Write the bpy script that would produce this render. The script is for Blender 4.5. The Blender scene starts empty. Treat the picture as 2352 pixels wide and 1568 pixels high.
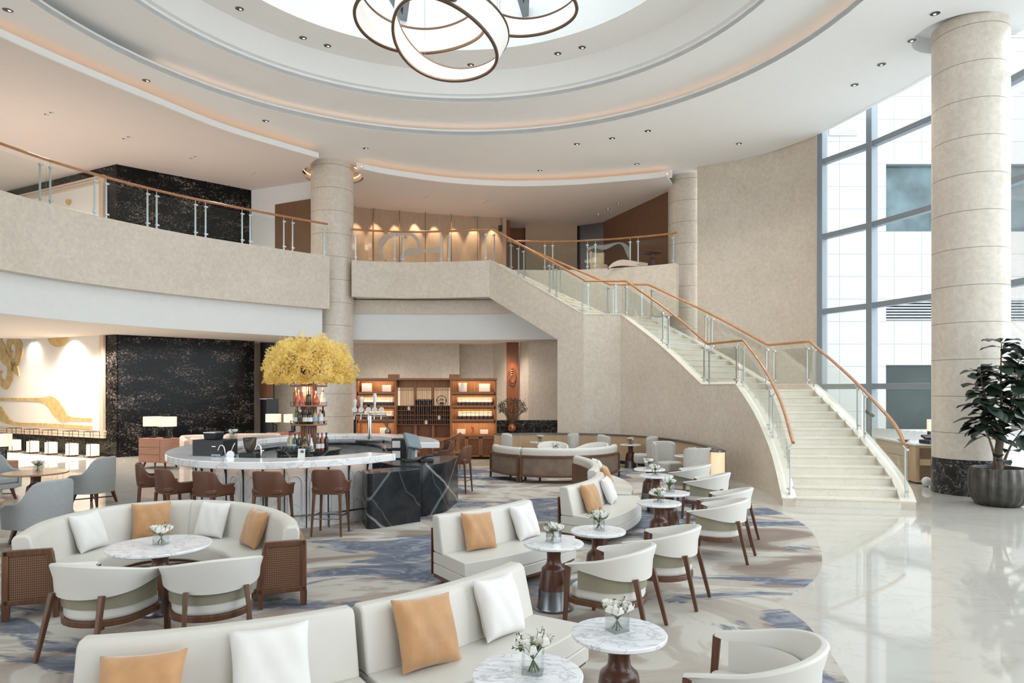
import bpy, bmesh, math, random
from math import sin, cos, pi, radians, sqrt, atan2, tan
from mathutils import Vector, Matrix
from mathutils.geometry import tessellate_polygon

random.seed(7)
scene = bpy.context.scene
COL = scene.collection

# ---------------------------------------------------------------- camera, world, light, exposure
F, CX, HY, H = 1568.0, 1176.0, 895.0, 2.2          # focal length in px, centre column, horizon row, eye height
cam_d = bpy.data.cameras.new('camera')
cam_d.lens = 24.0
cam_d.sensor_width = 36.0
cam_d.shift_y = (HY - 784.0) / 2352.0
cam_d.clip_end = 300
cam = bpy.data.objects.new('camera', cam_d)
COL.objects.link(cam)
cam.location = (0, 0, H)
cam.rotation_euler = (pi / 2, 0, 0)
scene.camera = cam

world = bpy.data.worlds.new('sky')
scene.world = world
world.use_nodes = True
wn = world.node_tree
bg = wn.nodes['Background']
bg.inputs['Color'].default_value = (0.90, 0.96, 1.0, 1)
# overcast sky, brighter overhead and towards the window side (+X)
wc = wn.nodes.new('ShaderNodeTexCoord')
wsep = wn.nodes.new('ShaderNodeSeparateXYZ')
wn.links.new(wc.outputs['Generated'], wsep.inputs[0])


def wmath(op, a, b):
    n = wn.nodes.new('ShaderNodeMath')
    n.operation = op
    for i, v in enumerate((a, b)):
        if isinstance(v, (int, float)):
            n.inputs[i].default_value = v
        else:
            wn.links.new(v, n.inputs[i])
    return n.outputs[0]


SKY_BASE, SKY_SIDE, SKY_TOP = 1.1, 1.4, 1.0
s_ = wmath('POWER', wmath('MAXIMUM', wsep.outputs['X'], 0.0), 1.5)
s_ = wmath('ADD', wmath('MULTIPLY', s_, SKY_SIDE), SKY_BASE)
s_ = wmath('ADD', s_, wmath('MULTIPLY', wmath('MAXIMUM', wsep.outputs['Z'], 0.0), SKY_TOP))
wn.links.new(s_, bg.inputs['Strength'])

vs = scene.view_settings
vs.view_transform = 'Standard'
vs.look = 'None'
vs.gamma = 1.0
vs.use_curve_mapping = False
vs.exposure = 0.76
scene.cycles.max_bounces = 8
scene.cycles.diffuse_bounces = 5
scene.cycles.glossy_bounces = 3
scene.cycles.transparent_max_bounces = 16
scene.cycles.sample_clamp_indirect = 6
scene.cycles.use_denoising = True


def lamp(name, kind, loc, energy, color=(1, 1, 1), size=0.2, rot=(0, 0, 0), spot=None, blend=0.5, size_y=None):
    d = bpy.data.lights.new(name, kind)
    d.energy = energy
    d.color = color
    if kind == 'AREA':
        d.size = size
        if size_y:
            d.shape = 'RECTANGLE'
            d.size_y = size_y
    else:
        d.shadow_soft_size = size
    if spot:
        d.spot_size = radians(spot)
        d.spot_blend = blend
    o = bpy.data.objects.new(name, d)
    COL.objects.link(o)
    o.location = loc
    o.rotation_euler = rot
    return o


WARM = (1.0, 0.72, 0.48)
NEUT = (1.0, 0.90, 0.80)
# downlights of the lobby under the balcony, of the upper floor, and by the white wall relief
for (x, y) in [(-8.2, 22.0), (-5.0, 25.0), (-2.2, 24.8), (-0.5, 25.0), (-10.5, 19.5), (-13.2, 21.6), (-15.0, 23.0), (-17.0, 24.4), (-14.0, 17.5)]:
    lamp('lobby_light', 'SPOT', (x, y, 3.9), 120 if x > -9 else 330, NEUT, 0.25, spot=150, blend=0.9)
for (x, y) in [(-9.0, 21.5), (-12.5, 18.5), (-3.5, 25.5), (0.5, 26.5), (3.0, 26.0), (-16.0, 21.0), (-15.0, 17.0)]:
    lamp('gallery_light', 'SPOT', (x, y, 9.4), 190 if x < -5 else (90 if x < 0 else 35), (1.0, 0.88, 0.79), 0.25, spot=150, blend=0.9)

# the hall's own downlights on the stair side
for (x, y) in [(0.6, 22.6), (2.0, 20.6), (3.0, 20.0), (4.1, 21.6), (3.9, 18.9), (6.6, 20.0), (8.1, 16.1)]:
    lamp('hall_light', 'SPOT', (x, y, 9.75), 130, (1.0, 0.90, 0.82), 0.12, spot=120, blend=0.8)


def P(u, v, z):
    """point of the photo's pixel (u, v) that lies at height z"""
    Y = F * (z - H) / (HY - v)
    return Vector(((u - CX) / F * Y, Y, z))


def Q(u, v, Y):
    """point of the photo's pixel (u, v) that lies at depth Y"""
    return Vector(((u - CX) / F * Y, Y, H + (HY - v) / F * Y))


# ---------------------------------------------------------------- mesh helpers
def recalc(bm):
    bmesh.ops.recalc_face_normals(bm, faces=bm.faces[:])


class MB:
    def __init__(self):
        self.v = []
        self.f = []

    def add(self, verts, faces):
        n = len(self.v)
        self.v += [tuple(p) for p in verts]
        self.f += [tuple(i + n for i in f) for f in faces]
        return self

    def box(self, c, s, rz=0.0, top=1.0):
        """centre c, size s, turned by rz; top scales the upper face"""
        out = []
        for dz in (-.5, .5):
            k = top if dz > 0 else 1.0
            for dx, dy in ((-.5, -.5), (.5, -.5), (.5, .5), (-.5, .5)):
                x, y = dx * s[0] * k, dy * s[1] * k
                out.append((c[0] + x * cos(rz) - y * sin(rz), c[1] + x * sin(rz) + y * cos(rz), c[2] + dz * s[2]))
        return self.add(out, [(0, 3, 2, 1), (4, 5, 6, 7), (0, 1, 5, 4), (1, 2, 6, 5), (2, 3, 7, 6), (3, 0, 4, 7)])

    def bar(self, a, b, w, h, up=(0, 0, 1), w2=None, h2=None):
        a, b = Vector(a), Vector(b)
        d = (b - a).normalized()
        u = Vector(up)
        s = d.cross(u)
        if s.length < 1e-4:
            s = d.cross(Vector((0, 1, 0)))
        s.normalize()
        t = s.cross(d).normalized()
        w2 = w if w2 is None else w2
        h2 = h if h2 is None else h2
        out = []
        for p, ww, hh in ((a, w, h), (b, w2, h2)):
            for i, j in ((-.5, -.5), (.5, -.5), (.5, .5), (-.5, .5)):
                out.append(p + s * (i * ww) + t * (j * hh))
        return self.add(out, [(0, 3, 2, 1), (4, 5, 6, 7), (0, 1, 5, 4), (1, 2, 6, 5), (2, 3, 7, 6), (3, 0, 4, 7)])

    def prism(self, poly, z0, z1):
        n = len(poly)
        vs_ = [(p[0], p[1], z0) for p in poly] + [(p[0], p[1], z1) for p in poly]
        fs = [tuple(range(n - 1, -1, -1)), tuple(range(n, 2 * n))]
        fs += [(i, (i + 1) % n, n + (i + 1) % n, n + i) for i in range(n)]
        return self.add(vs_, fs)

    def lathe(self, prof, c=(0, 0, 0), n=24, sx=1.0, sy=1.0, ring=False):
        vs_, fs = [], []
        m = len(prof)
        for i in range(n):
            a = 2 * pi * i / n
            for r, z in prof:
                vs_.append((c[0] + r * cos(a) * sx, c[1] + r * sin(a) * sy, c[2] + z))
        for i in range(n):
            j = (i + 1) % n
            for k in range(m if ring else m - 1):
                l = (k + 1) % m
                fs.append((i * m + k, j * m + k, j * m + l, i * m + l))
        if ring:
            return self.add(vs_, fs)
        if prof[0][0] > 1e-6:
            fs.append(tuple(i * m for i in range(n - 1, -1, -1)))
        if prof[-1][0] > 1e-6:
            fs.append(tuple(i * m + m - 1 for i in range(n)))
        return self.add(vs_, fs)

    def tube(self, pts, r, n=8, closed=False, flat=1.0):
        pts = [Vector(p) for p in pts]
        m = len(pts)
        rs = r if isinstance(r, (list, tuple)) else [r] * m
        vs_, fs = [], []
        prev = None
        for i in range(m):
            a = pts[i - 1] if (i > 0 or closed) else pts[i]
            b = pts[(i + 1) % m] if (i < m - 1 or closed) else pts[i]
            d = (b - a).normalized()
            if prev is None:
                s = d.cross(Vector((0, 0, 1)))
                if s.length < 1e-3:
                    s = d.cross(Vector((0, 1, 0)))
            else:
                s = prev - d * prev.dot(d)
            s.normalize()
            prev = s
            t = s.cross(d)
            for k in range(n):
                a_ = 2 * pi * k / n
                vs_.append(pts[i] + s * (cos(a_) * rs[i]) + t * (sin(a_) * rs[i] * flat))
        for i in range(m if closed else m - 1):
            j = (i + 1) % m
            for k in range(n):
                l = (k + 1) % n
                fs.append((i * n + k, i * n + l, j * n + l, j * n + k))
        if not closed:
            fs.append(tuple(range(n - 1, -1, -1)))
            fs.append(tuple((m - 1) * n + k for k in range(n)))
        return self.add(vs_, fs)

    def sweep(self, path, section, closed=False):
        """path of (x, y[, z]); section of (offset to the left of the path, dz), or a list of sections, one per point"""
        pts = [Vector((p[0], p[1], p[2] if len(p) > 2 else 0.0)) for p in path]
        m = len(pts)
        vs_, fs = [], []
        n = None
        for i in range(m):
            a = pts[i - 1] if (i > 0 or closed) else None
            b = pts[(i + 1) % m] if (i < m - 1 or closed) else None
            ds = []
            if a is not None:
                d = pts[i] - a
                d.z = 0
                ds.append(d.normalized())
            if b is not None:
                d = b - pts[i]
                d.z = 0
                ds.append(d.normalized())
            if len(ds) == 2:
                t = (ds[0] + ds[1]).normalized()
                k = 1 / max(0.35, t.dot(ds[0]))
            else:
                t, k = ds[0], 1.0
            nrm = Vector((-t.y, t.x, 0)) * k
            sec = section[i] if isinstance(section[0][0], (tuple, list)) else section
            n = len(sec)
            for o_, dz in sec:
                vs_.append(pts[i] + nrm * o_ + Vector((0, 0, dz)))
        for i in range(m if closed else m - 1):
            j = (i + 1) % m
            for k in range(n):
                l = (k + 1) % n
                fs.append((i * n + k, i * n + l, j * n + l, j * n + k))
        if not closed:
            fs.append(tuple(range(n - 1, -1, -1)))
            fs.append(tuple((m - 1) * n + k for k in range(n)))
        return self.add(vs_, fs)

    def sphere(self, c, r, n=12, m=8, sz=1.0):
        prof = [(r * sin(pi * i / m), -r * sz * cos(pi * i / m)) for i in range(m + 1)]
        prof[0] = (0.0, -r * sz)
        prof[-1] = (0.0, r * sz)
        return self.lathe(prof, c, n)

    def build(self, name, m, parent=None, smooth=None, bevel=None, seg=2, loc=None, weld=False, subsurf=0):
        me = bpy.data.meshes.new(name)
        bm = bmesh.new()
        for p in self.v:
            bm.verts.new(p)
        bm.verts.ensure_lookup_table()
        for f in self.f:
            try:
                bm.faces.new([bm.verts[i] for i in f])
            except ValueError:
                pass
        bmesh.ops.remove_doubles(bm, verts=bm.verts[:], dist=1e-6)
        recalc(bm)
        bm.to_mesh(me)
        bm.free()
        me.materials.append(m)
        if smooth is not None:
            me.polygons.foreach_set('use_smooth', [True] * len(me.polygons))
            me.set_sharp_from_angle(angle=radians(smooth))
        o = bpy.data.objects.new(name, me)
        COL.objects.link(o)
        if parent:
            o.parent = parent
        if loc:
            o.location = loc
        if bevel:
            b = o.modifiers.new('bevel', 'BEVEL')
            b.width = bevel
            b.segments = seg
            b.limit_method = 'ANGLE'
            b.angle_limit = radians(35)
            b.harden_normals = False
            if smooth is None:
                me.polygons.foreach_set('use_smooth', [True] * len(me.polygons))
                me.set_sharp_from_angle(angle=radians(50))
        if subsurf:
            s = o.modifiers.new('subsurf', 'SUBSURF')
            s.levels = s.render_levels = subsurf
        return o


def flat_fill(name, outer, holes, z, m, thick=0.0, parent=None):
    """polygon with holes at height z, thickened upwards"""
    bm = bmesh.new()
    loops = [[Vector((p[0], p[1], 0.0)) for p in l] for l in [outer] + list(holes)]
    vs_ = [bm.verts.new((p.x, p.y, z)) for l in loops for p in l]
    for t in tessellate_polygon(loops):
        try:
            bm.faces.new([vs_[i] for i in t])
        except ValueError:
            pass
    recalc(bm)
    for f in bm.faces:
        if f.normal.z > 0:
            f.normal_flip()
    if thick:
        r = bmesh.ops.extrude_face_region(bm, geom=bm.faces[:])
        bmesh.ops.translate(bm, verts=[g for g in r['geom'] if isinstance(g, bmesh.types.BMVert)], vec=(0, 0, thick))
        recalc(bm)
    me = bpy.data.meshes.new(name)
    bm.to_mesh(me)
    bm.free()
    me.materials.append(m)
    o = bpy.data.objects.new(name, me)
    COL.objects.link(o)
    if parent:
        o.parent = parent
    return o


def thing(name, label, cat, loc=(0, 0, 0), rz=0.0, group=None):
    o = bpy.data.objects.new(name, None)
    o.empty_display_size = 0.1
    COL.objects.link(o)
    o.location = loc
    o.rotation_euler = (0, 0, rz)
    return tag(o, label, cat, group)


def tag(o, label, cat, group=None):
    o['label'] = label
    o['category'] = cat
    if group:
        o['group'] = group
    return o


def struct(o):
    o['kind'] = 'structure'
    return o


def dup(root, loc, rz=0.0, label=None, group=None, scale=None):
    kids = {}
    for o in ALLKIDS(root):
        kids.setdefault(o.parent, []).append(o)

    def rec(o, par):
        c = o.copy()
        COL.objects.link(c)
        if par:
            c.parent = par
        for k in kids.get(o, []):
            rec(k, c)
        return c
    r = rec(root, None)
    r.location = loc
    r.rotation_euler = (0, 0, rz)
    if label:
        r['label'] = label
    if group:
        r['group'] = group
    if scale:
        r.scale = scale if isinstance(scale, tuple) else (scale,) * 3
    return r


def ALLKIDS(root):
    out = []
    st = list(root.children)
    while st:
        o = st.pop(0)
        out.append(o)
        st += list(o.children)
    return out


def catmull(pts, n=8, closed=False):
    pts = [Vector(p) for p in pts]
    out = []
    m = len(pts)
    for i in range(m if closed else m - 1):
        p1, p2 = pts[i], pts[(i + 1) % m]
        p0 = pts[i - 1] if (i > 0 or closed) else p1 * 2 - p2
        p3 = pts[(i + 2) % m] if (i + 2 < m or closed) else p2 * 2 - p1
        for k in range(n):
            t = k / n
            out.append(0.5 * ((2 * p1) + (p2 - p0) * t + (2 * p0 - 5 * p1 + 4 * p2 - p3) * t * t + (3 * p1 - p0 - 3 * p2 + p3) * t ** 3))
    if not closed:
        out.append(pts[-1])
    return out


def resample(pts, n):
    pts = [Vector(p) for p in pts]
    d = [0.0]
    for i in range(1, len(pts)):
        d.append(d[-1] + (pts[i] - pts[i - 1]).length)
    out = []
    for k in range(n + 1):
        s = d[-1] * k / n
        i = 1
        while i < len(d) - 1 and d[i] < s:
            i += 1
        t = (s - d[i - 1]) / max(1e-9, d[i] - d[i - 1])
        out.append(pts[i - 1].lerp(pts[i], min(1, max(0, t))))
    return out


def arc(c, r, a0, a1, n=24, ry=None):
    ry = r if ry is None else ry
    return [(c[0] + r * cos(radians(a0 + (a1 - a0) * i / n)), c[1] + ry * sin(radians(a0 + (a1 - a0) * i / n))) for i in range(n + 1)]


ORD = ['first', 'second', 'third', 'fourth', 'fifth', 'sixth', 'seventh', 'eighth', 'ninth', 'tenth', 'eleventh', 'twelfth', 'thirteenth',
       'fourteenth', 'fifteenth', 'sixteenth', 'seventeenth', 'eighteenth', 'nineteenth', 'twentieth']


# ---------------------------------------------------------------- materials
def nt(name):
    m = bpy.data.materials.new(name)
    m.use_nodes = True
    t = m.node_tree
    return m, t, t.nodes['Principled BSDF']


def N(t, typ, **kw):
    n = t.nodes.new(typ)
    for k, v in kw.items():
        if k in n.inputs:
            n.inputs[k].default_value = v
        else:
            setattr(n, k, v)
    return n


def coords(t, scale=(1, 1, 1), kind='Object'):
    tc = N(t, 'ShaderNodeTexCoord')
    mp = N(t, 'ShaderNodeMapping')
    mp.inputs['Scale'].default_value = scale
    t.links.new(tc.outputs[kind], mp.inputs['Vector'])
    return mp.outputs['Vector']


def noise(t, vec, scale, detail=4, rough=0.55, dist=0.0):
    n = N(t, 'ShaderNodeTexNoise')
    n.inputs['Scale'].default_value = scale
    n.inputs['Detail'].default_value = detail
    n.inputs['Roughness'].default_value = rough
    n.inputs['Distortion'].default_value = dist
    t.links.new(vec, n.inputs['Vector'])
    return n.outputs['Fac']


def ramp(t, fac, stops, interp='LINEAR'):
    r = N(t, 'ShaderNodeValToRGB')
    cr = r.color_ramp
    cr.interpolation = interp
    while len(cr.elements) > 1:
        cr.elements.remove(cr.elements[-1])
    first = True
    for p, c in stops:
        if first:
            e = cr.elements[0]
            e.position = p
            first = False
        else:
            e = cr.elements.new(p)
        e.color = (c[0], c[1], c[2], 1) if not isinstance(c, (int, float)) else (c, c, c, 1)
    t.links.new(fac, r.inputs['Fac'])
    return r.outputs['Color']


def mix(t, fac, a, b, mode='MIX'):
    m = N(t, 'ShaderNodeMix')
    m.data_type = 'RGBA'
    m.blend_type = mode
    for s, v in ((0, fac), (6, a), (7, b)):
        if isinstance(v, (int, float)):
            m.inputs[s].default_value = v
        elif isinstance(v, tuple):
            m.inputs[s].default_value = (v[0], v[1], v[2], 1)
        else:
            t.links.new(v, m.inputs[s])
    return m.outputs[2]


def math_(t, op, a, b=0.0, c=0.0):
    m = N(t, 'ShaderNodeMath')
    m.operation = op
    for i, v in enumerate((a, b, c)):
        if isinstance(v, (int, float)):
            m.inputs[i].default_value = v
        else:
            t.links.new(v, m.inputs[i])
    return m.outputs[0]


def simple(name, col, rough=0.5, metal=0.0, var=0.08, vscale=6.0, spec=0.5, bump=0.0, bscale=200.0, sheen=0.0, coat=0.0):
    m, t, b = nt(name)
    vec = coords(t)
    f = noise(t, vec, vscale, 4)
    lo = tuple(c * (1 - var) for c in col)
    hi = tuple(min(1, c * (1 + var)) for c in col)
    c = ramp(t, f, [(0.3, lo), (0.7, hi)])
    t.links.new(c, b.inputs['Base Color'])
    b.inputs['Roughness'].default_value = rough
    b.inputs['Metallic'].default_value = metal
    b.inputs['Specular IOR Level'].default_value = spec
    b.inputs['Sheen Weight'].default_value = sheen
    b.inputs['Coat Weight'].default_value = coat
    if bump:
        bn = N(t, 'ShaderNodeBump')
        bn.inputs['Strength'].default_value = bump
        bn.inputs['Distance'].default_value = 0.002
        t.links.new(noise(t, vec, bscale, 2), bn.inputs['Height'])
        t.links.new(bn.outputs['Normal'], b.inputs['Normal'])
    return m


def emit(name, col, strength, base=None):
    m, t, b = nt(name)
    b.inputs['Base Color'].default_value = (*(base or col), 1)
    b.inputs['Emission Color'].default_value = (*col, 1)
    b.inputs['Emission Strength'].default_value = strength
    b.inputs['Roughness'].default_value = 0.6
    return m


def glass(name, tint, gloss=0.10, rough=0.02):
    """thin pane: passes light straight, with a mirror share that grows at grazing angles"""
    m, t, b = nt(name)
    t.nodes.remove(b)
    out = t.nodes['Material Output']
    tr = N(t, 'ShaderNodeBsdfTransparent')
    tr.inputs['Color'].default_value = (*tint, 1)
    gl = N(t, 'ShaderNodeBsdfGlossy')
    gl.inputs['Roughness'].default_value = rough
    fr = N(t, 'ShaderNodeFresnel')
    fr.inputs['IOR'].default_value = 1.45
    fac = math_(t, 'MULTIPLY', fr.outputs[0], gloss * 10)
    fac = math_(t, 'MINIMUM', fac, 0.85)
    mx = N(t, 'ShaderNodeMixShader')
    t.links.new(fac, mx.inputs[0])
    t.links.new(tr.outputs[0], mx.inputs[1])
    t.links.new(gl.outputs[0], mx.inputs[2])
    t.links.new(mx.outputs[0], out.inputs['Surface'])
    return m


def wood(name, dark, light, rough=0.4, grain=(14, 14, 1.2), coat=0.0):
    m, t, b = nt(name)
    vec = coords(t, grain)
    f = noise(t, vec, 2.0, 6, 0.6, 0.6)
    c = ramp(t, f, [(0.32, dark), (0.68, light)])
    t.links.new(c, b.inputs['Base Color'])
    b.inputs['Roughness'].default_value = rough
    b.inputs['Coat Weight'].default_value = coat
    return m


def marble(name, base, cloud, vein, vscale=1.2, rough=0.12, vw=0.035, stretch=(1, 1, 1), det=6, dist=0.8):
    m, t, b = nt(name)
    vec = coords(t, stretch)
    f1 = noise(t, vec, vscale * 1.3, 6, 0.6, 0.8)
    c = ramp(t, f1, [(0.35, base), (0.7, cloud)])
    f2 = noise(t, vec, vscale, det, 0.6, dist)
    d = math_(t, 'ABSOLUTE', math_(t, 'SUBTRACT', f2, 0.5))
    v = ramp(t, d, [(0.0, 1.0), (vw, 0.0)])
    c = mix(t, v, c, vein)
    t.links.new(c, b.inputs['Base Color'])
    b.inputs['Roughness'].default_value = rough
    b.inputs['Specular IOR Level'].default_value = 0.3 if base[0] < 0.1 else 0.5
    return m


def stone(name, a, b_, rough=0.45, joint=None, panels=None):
    """beige limestone; joint = (spacing, offset) of dark rings in height; panels = width of faint panel shifts"""
    m, t, b = nt(name)
    vec = coords(t)
    f = noise(t, vec, 0.9, 8, 0.62, 0.3)
    f2 = noise(t, vec, 9.0, 6, 0.7)
    c = ramp(t, f, [(0.3, a), (0.7, b_)])
    c = mix(t, 0.35, c, ramp(t, f2, [(0.35, tuple(x * 0.82 for x in a)), (0.65, tuple(min(1, x * 1.12) for x in b_))]))
    f3 = noise(t, vec, 1.6, 8, 0.65, 2.0)
    d = math_(t, 'ABSOLUTE', math_(t, 'SUBTRACT', f3, 0.5))
    c = mix(t, ramp(t, d, [(0.0, 0.35), (0.012, 0.0)]), c, (0.86, 0.82, 0.75))
    if joint:
        geo = N(t, 'ShaderNodeNewGeometry')
        sp = N(t, 'ShaderNodeSeparateXYZ')
        t.links.new(geo.outputs['Position'], sp.inputs[0])
        z = math_(t, 'DIVIDE', math_(t, 'SUBTRACT', sp.outputs['Z'], joint[1]), joint[0])
        fr = math_(t, 'FRACT', z)
        mk = math_(t, 'LESS_THAN', fr, joint[2] / joint[0])
        c = mix(t, mk, c, tuple(x * 0.42 for x in a))
    t.links.new(c, b.inputs['Base Color'])
    b.inputs['Roughness'].default_value = rough
    return m


M = {}
M['ceiling'] = simple('white_plaster', (0.87, 0.87, 0.86), 0.9, var=0.01)
M['white'] = simple('white_paint', (0.76, 0.77, 0.77), 0.6, var=0.015)
M['gypsum'] = simple('pinkish_plaster', (0.77, 0.715, 0.67), 0.9, var=0.01)
M['stone'] = stone('beige_limestone', (0.59, 0.515, 0.43), (0.70, 0.625, 0.53), 0.42)
M['stone_col'] = stone('beige_limestone_drums', (0.60, 0.53, 0.45), (0.70, 0.63, 0.545), 0.3, joint=(0.765, 0.53, 0.014))
M['step'] = marble('cream_marble_steps', (0.74, 0.69, 0.59), (0.79, 0.75, 0.66), (0.70, 0.64, 0.53), 1.5, 0.2, 0.012)
M['marble'] = marble('white_veined_marble', (0.88, 0.88, 0.885), (0.83, 0.83, 0.845), (0.60, 0.61, 0.63), 1.6, 0.12, 0.016, (1, 1, .8), 6, 0.5)
M['tabletop'] = marble('white_table_marble', (0.86, 0.87, 0.89), (0.74, 0.76, 0.80), (0.50, 0.53, 0.59), 5.0, 0.08, 0.035, (1, 2.2, 1))
M['dark_marble'] = marble('charcoal_marble', (0.016, 0.018, 0.020), (0.035, 0.038, 0.042), (0.30, 0.31, 0.31), 0.8, 0.2, 0.0035, (1.6, 1.6, .7), 3, 0.3)


def dark_marble():
    m, t, b = nt('charcoal_marble')
    vec = coords(t, (1, 1, 1))
    c = ramp(t, noise(t, vec, 3.0, 6, .65, .6), [(0.35, (0.013, 0.015, 0.017)), (0.7, (0.034, 0.037, 0.041))])
    for ang, sc, dist, amt in ((38, .30, 2.2, .55), (-52, .21, 3.0, .30), (70, .5, 4.0, .16)):
        mp = N(t, 'ShaderNodeMapping')
        mp.inputs['Rotation'].default_value = (radians(ang), radians(ang), radians(20))
        t.links.new(vec, mp.inputs['Vector'])
        w = N(t, 'ShaderNodeTexWave')
        w.inputs['Scale'].default_value = sc
        w.inputs['Distortion'].default_value = dist
        w.inputs['Detail'].default_value = 4
        w.inputs['Detail Scale'].default_value = 1.3
        t.links.new(mp.outputs[0], w.inputs['Vector'])
        k = ramp(t, w.outputs['Fac'], [(0.9985, 0.0), (1.0, amt)])
        c = mix(t, k, c, (0.45, 0.45, 0.44))
    t.links.new(c, b.inputs['Base Color'])
    b.inputs['Roughness'].default_value = 0.22
    b.inputs['Specular IOR Level'].default_value = 0.3
    return m


M['dark_marble'] = dark_marble()
M['base_marble'] = marble('black_base_marble', (0.012, 0.012, 0.013), (0.03, 0.03, 0.03), (0.45, 0.43, 0.40), 5.0, 0.12, 0.01)


def black_marble():
    m, t, b = nt('black_speckled_marble')
    big = noise(t, coords(t, (1.0, 1.0, 2.6)), 1.1, 4, 0.6, 0.6)
    sp = noise(t, coords(t, (1, 1, 1.5)), 15.0, 5, 0.75, 0.2)
    k = math_(t, 'ADD', math_(t, 'MULTIPLY', big, 0.42), math_(t, 'MULTIPLY', sp, 0.75))
    c = ramp(t, k, [(0.60, (0.004, 0.004, 0.0045)), (0.66, (0.05, 0.043, 0.038)), (0.76, (0.34, 0.30, 0.27))])
    t.links.new(c, b.inputs['Base Color'])
    b.inputs['Roughness'].default_value = 0.2
    b.inputs['Specular IOR Level'].default_value = 0.18
    return m


M['black_marble'] = black_marble()


def floor_mat():
    m, t, b = nt('polished_floor_marble')
    vec = coords(t)
    br = N(t, 'ShaderNodeTexBrick')
    br.offset = 0.5
    br.inputs['Scale'].default_value = 1.0
    br.inputs['Brick Width'].default_value = 1.8
    br.inputs['Row Height'].default_value = 1.2
    br.inputs['Mortar Size'].default_value = 0.003
    br.inputs['Color1'].default_value = (0.56, 0.54, 0.495, 1)
    br.inputs['Color2'].default_value = (0.52, 0.50, 0.455, 1)
    br.inputs['Mortar'].default_value = (0.50, 0.47, 0.42, 1)
    rot = N(t, 'ShaderNodeMapping')
    rot.inputs['Rotation'].default_value = (0, 0, radians(24))
    t.links.new(vec, rot.inputs['Vector'])
    t.links.new(rot.outputs[0], br.inputs['Vector'])
    f = noise(t, vec, 0.8, 8, 0.62, 1.8)
    d = math_(t, 'ABSOLUTE', math_(t, 'SUBTRACT', f, 0.5))
    c = mix(t, ramp(t, d, [(0.0, 0.5), (0.03, 0.0)]), br.outputs['Color'], (0.46, 0.43, 0.38))
    t.links.new(c, b.inputs['Base Color'])
    b.inputs['Roughness'].default_value = 0.05
    b.inputs['Specular IOR Level'].default_value = 0.6
    return m


M['floor'] = floor_mat()


def carpet_mat():
    m, t, b = nt('patterned_carpet')
    vec = coords(t, (0.62, 1.0, 1))
    a = noise(t, vec, 0.75, 5, 0.55, 1.0)
    c1 = ramp(t, a, [(0.30, (0.30, 0.235, 0.20)), (0.385, (0.36, 0.295, 0.25)), (0.405, (0.50, 0.435, 0.375)), (0.47, (0.56, 0.505, 0.445)), (0.485, (0.67, 0.635, 0.575)),
                      (0.55, (0.66, 0.62, 0.56)), (0.57, (0.52, 0.455, 0.40)), (0.615, (0.44, 0.365, 0.315)), (0.70, (0.32, 0.255, 0.22))])
    mp = N(t, 'ShaderNodeMapping')
    mp.inputs['Location'].default_value = (3.3, 8.1, 2.0)
    t.links.new(vec, mp.inputs['Vector'])
    b_ = noise(t, mp.outputs[0], 0.62, 6, 0.58, 1.2)
    mask = ramp(t, b_, [(0.525, 0.0), (0.545, 0.85), (0.60, 1.0)])
    fine = noise(t, mp.outputs[0], 3.0, 4, 0.6, 1.0)
    blue = ramp(t, fine, [(0.36, (0.33, 0.36, 0.43)), (0.45, (0.22, 0.245, 0.315)), (0.5, (0.15, 0.17, 0.225)), (0.57, (0.19, 0.21, 0.27)), (0.66, (0.36, 0.39, 0.46))])
    c = mix(t, mask, c1, blue)
    pile = noise(t, coords(t), 260.0, 2)
    c = mix(t, 1.0, c, ramp(t, pile, [(0.3, 0.62), (0.7, 0.88)]), 'MULTIPLY')
    t.links.new(c, b.inputs['Base Color'])
    b.inputs['Roughness'].default_value = 0.95
    b.inputs['Specular IOR Level'].default_value = 0.1
    return m


M['carpet'] = carpet_mat()
M['rug'] = simple('pale_striped_rug', (0.66, 0.62, 0.58), 0.95, var=0.12, vscale=1.5)
M['leather'] = simple('pale_grey_leather', (0.62, 0.60, 0.555), 0.42, var=0.025, vscale=3, bump=0.08, bscale=260)
M['leather_in'] = simple('pale_leather_chair', (0.66, 0.645, 0.605), 0.45, var=0.02, vscale=3, bump=0.06, bscale=260)
M['olive'] = simple('olive_fabric', (0.27, 0.25, 0.18), 0.8, var=0.06, bump=0.1)
M['gold_fabric'] = simple('amber_velvet', (0.49, 0.262, 0.112), 0.6, var=0.12, vscale=7, sheen=0.4, bump=0.12, bscale=60)
M['white_fabric'] = simple('white_woven_fabric', (0.76, 0.75, 0.73), 0.9, var=0.03, bump=0.35, bscale=190)
M['grey_fabric'] = simple('grey_tweed', (0.34, 0.36, 0.365), 0.9, var=0.12, vscale=90, bump=0.3, bscale=240)
M['light_grey'] = simple('light_grey_velvet', (0.47, 0.455, 0.425), 0.8, var=0.12, vscale=40, sheen=0.2)
M['rose_fabric'] = simple('rose_beige_fabric', (0.56, 0.46, 0.40), 0.9, var=0.05)
M['brown_leather'] = simple('brown_leather', (0.115, 0.044, 0.023), 0.45, var=0.06, bump=0.1, bscale=220)
M['backcloth'] = simple('brown_back_fabric', (0.19, 0.135, 0.10), 0.8, var=0.2, vscale=5)
M['wood'] = wood('walnut', (0.085, 0.036, 0.018), (0.155, 0.070, 0.036), 0.35)
M['wood_dark'] = wood('dark_mahogany', (0.055, 0.018, 0.010), (0.105, 0.036, 0.018), 0.3, coat=0.15)
M['oak'] = wood('rail_oak', (0.36, 0.155, 0.055), (0.47, 0.225, 0.09), 0.3, (3, 3, 3), coat=0.3)
M['pale_wood'] = wood('pale_oak_panel', (0.45, 0.31, 0.19), (0.55, 0.40, 0.26), 0.5)
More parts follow.
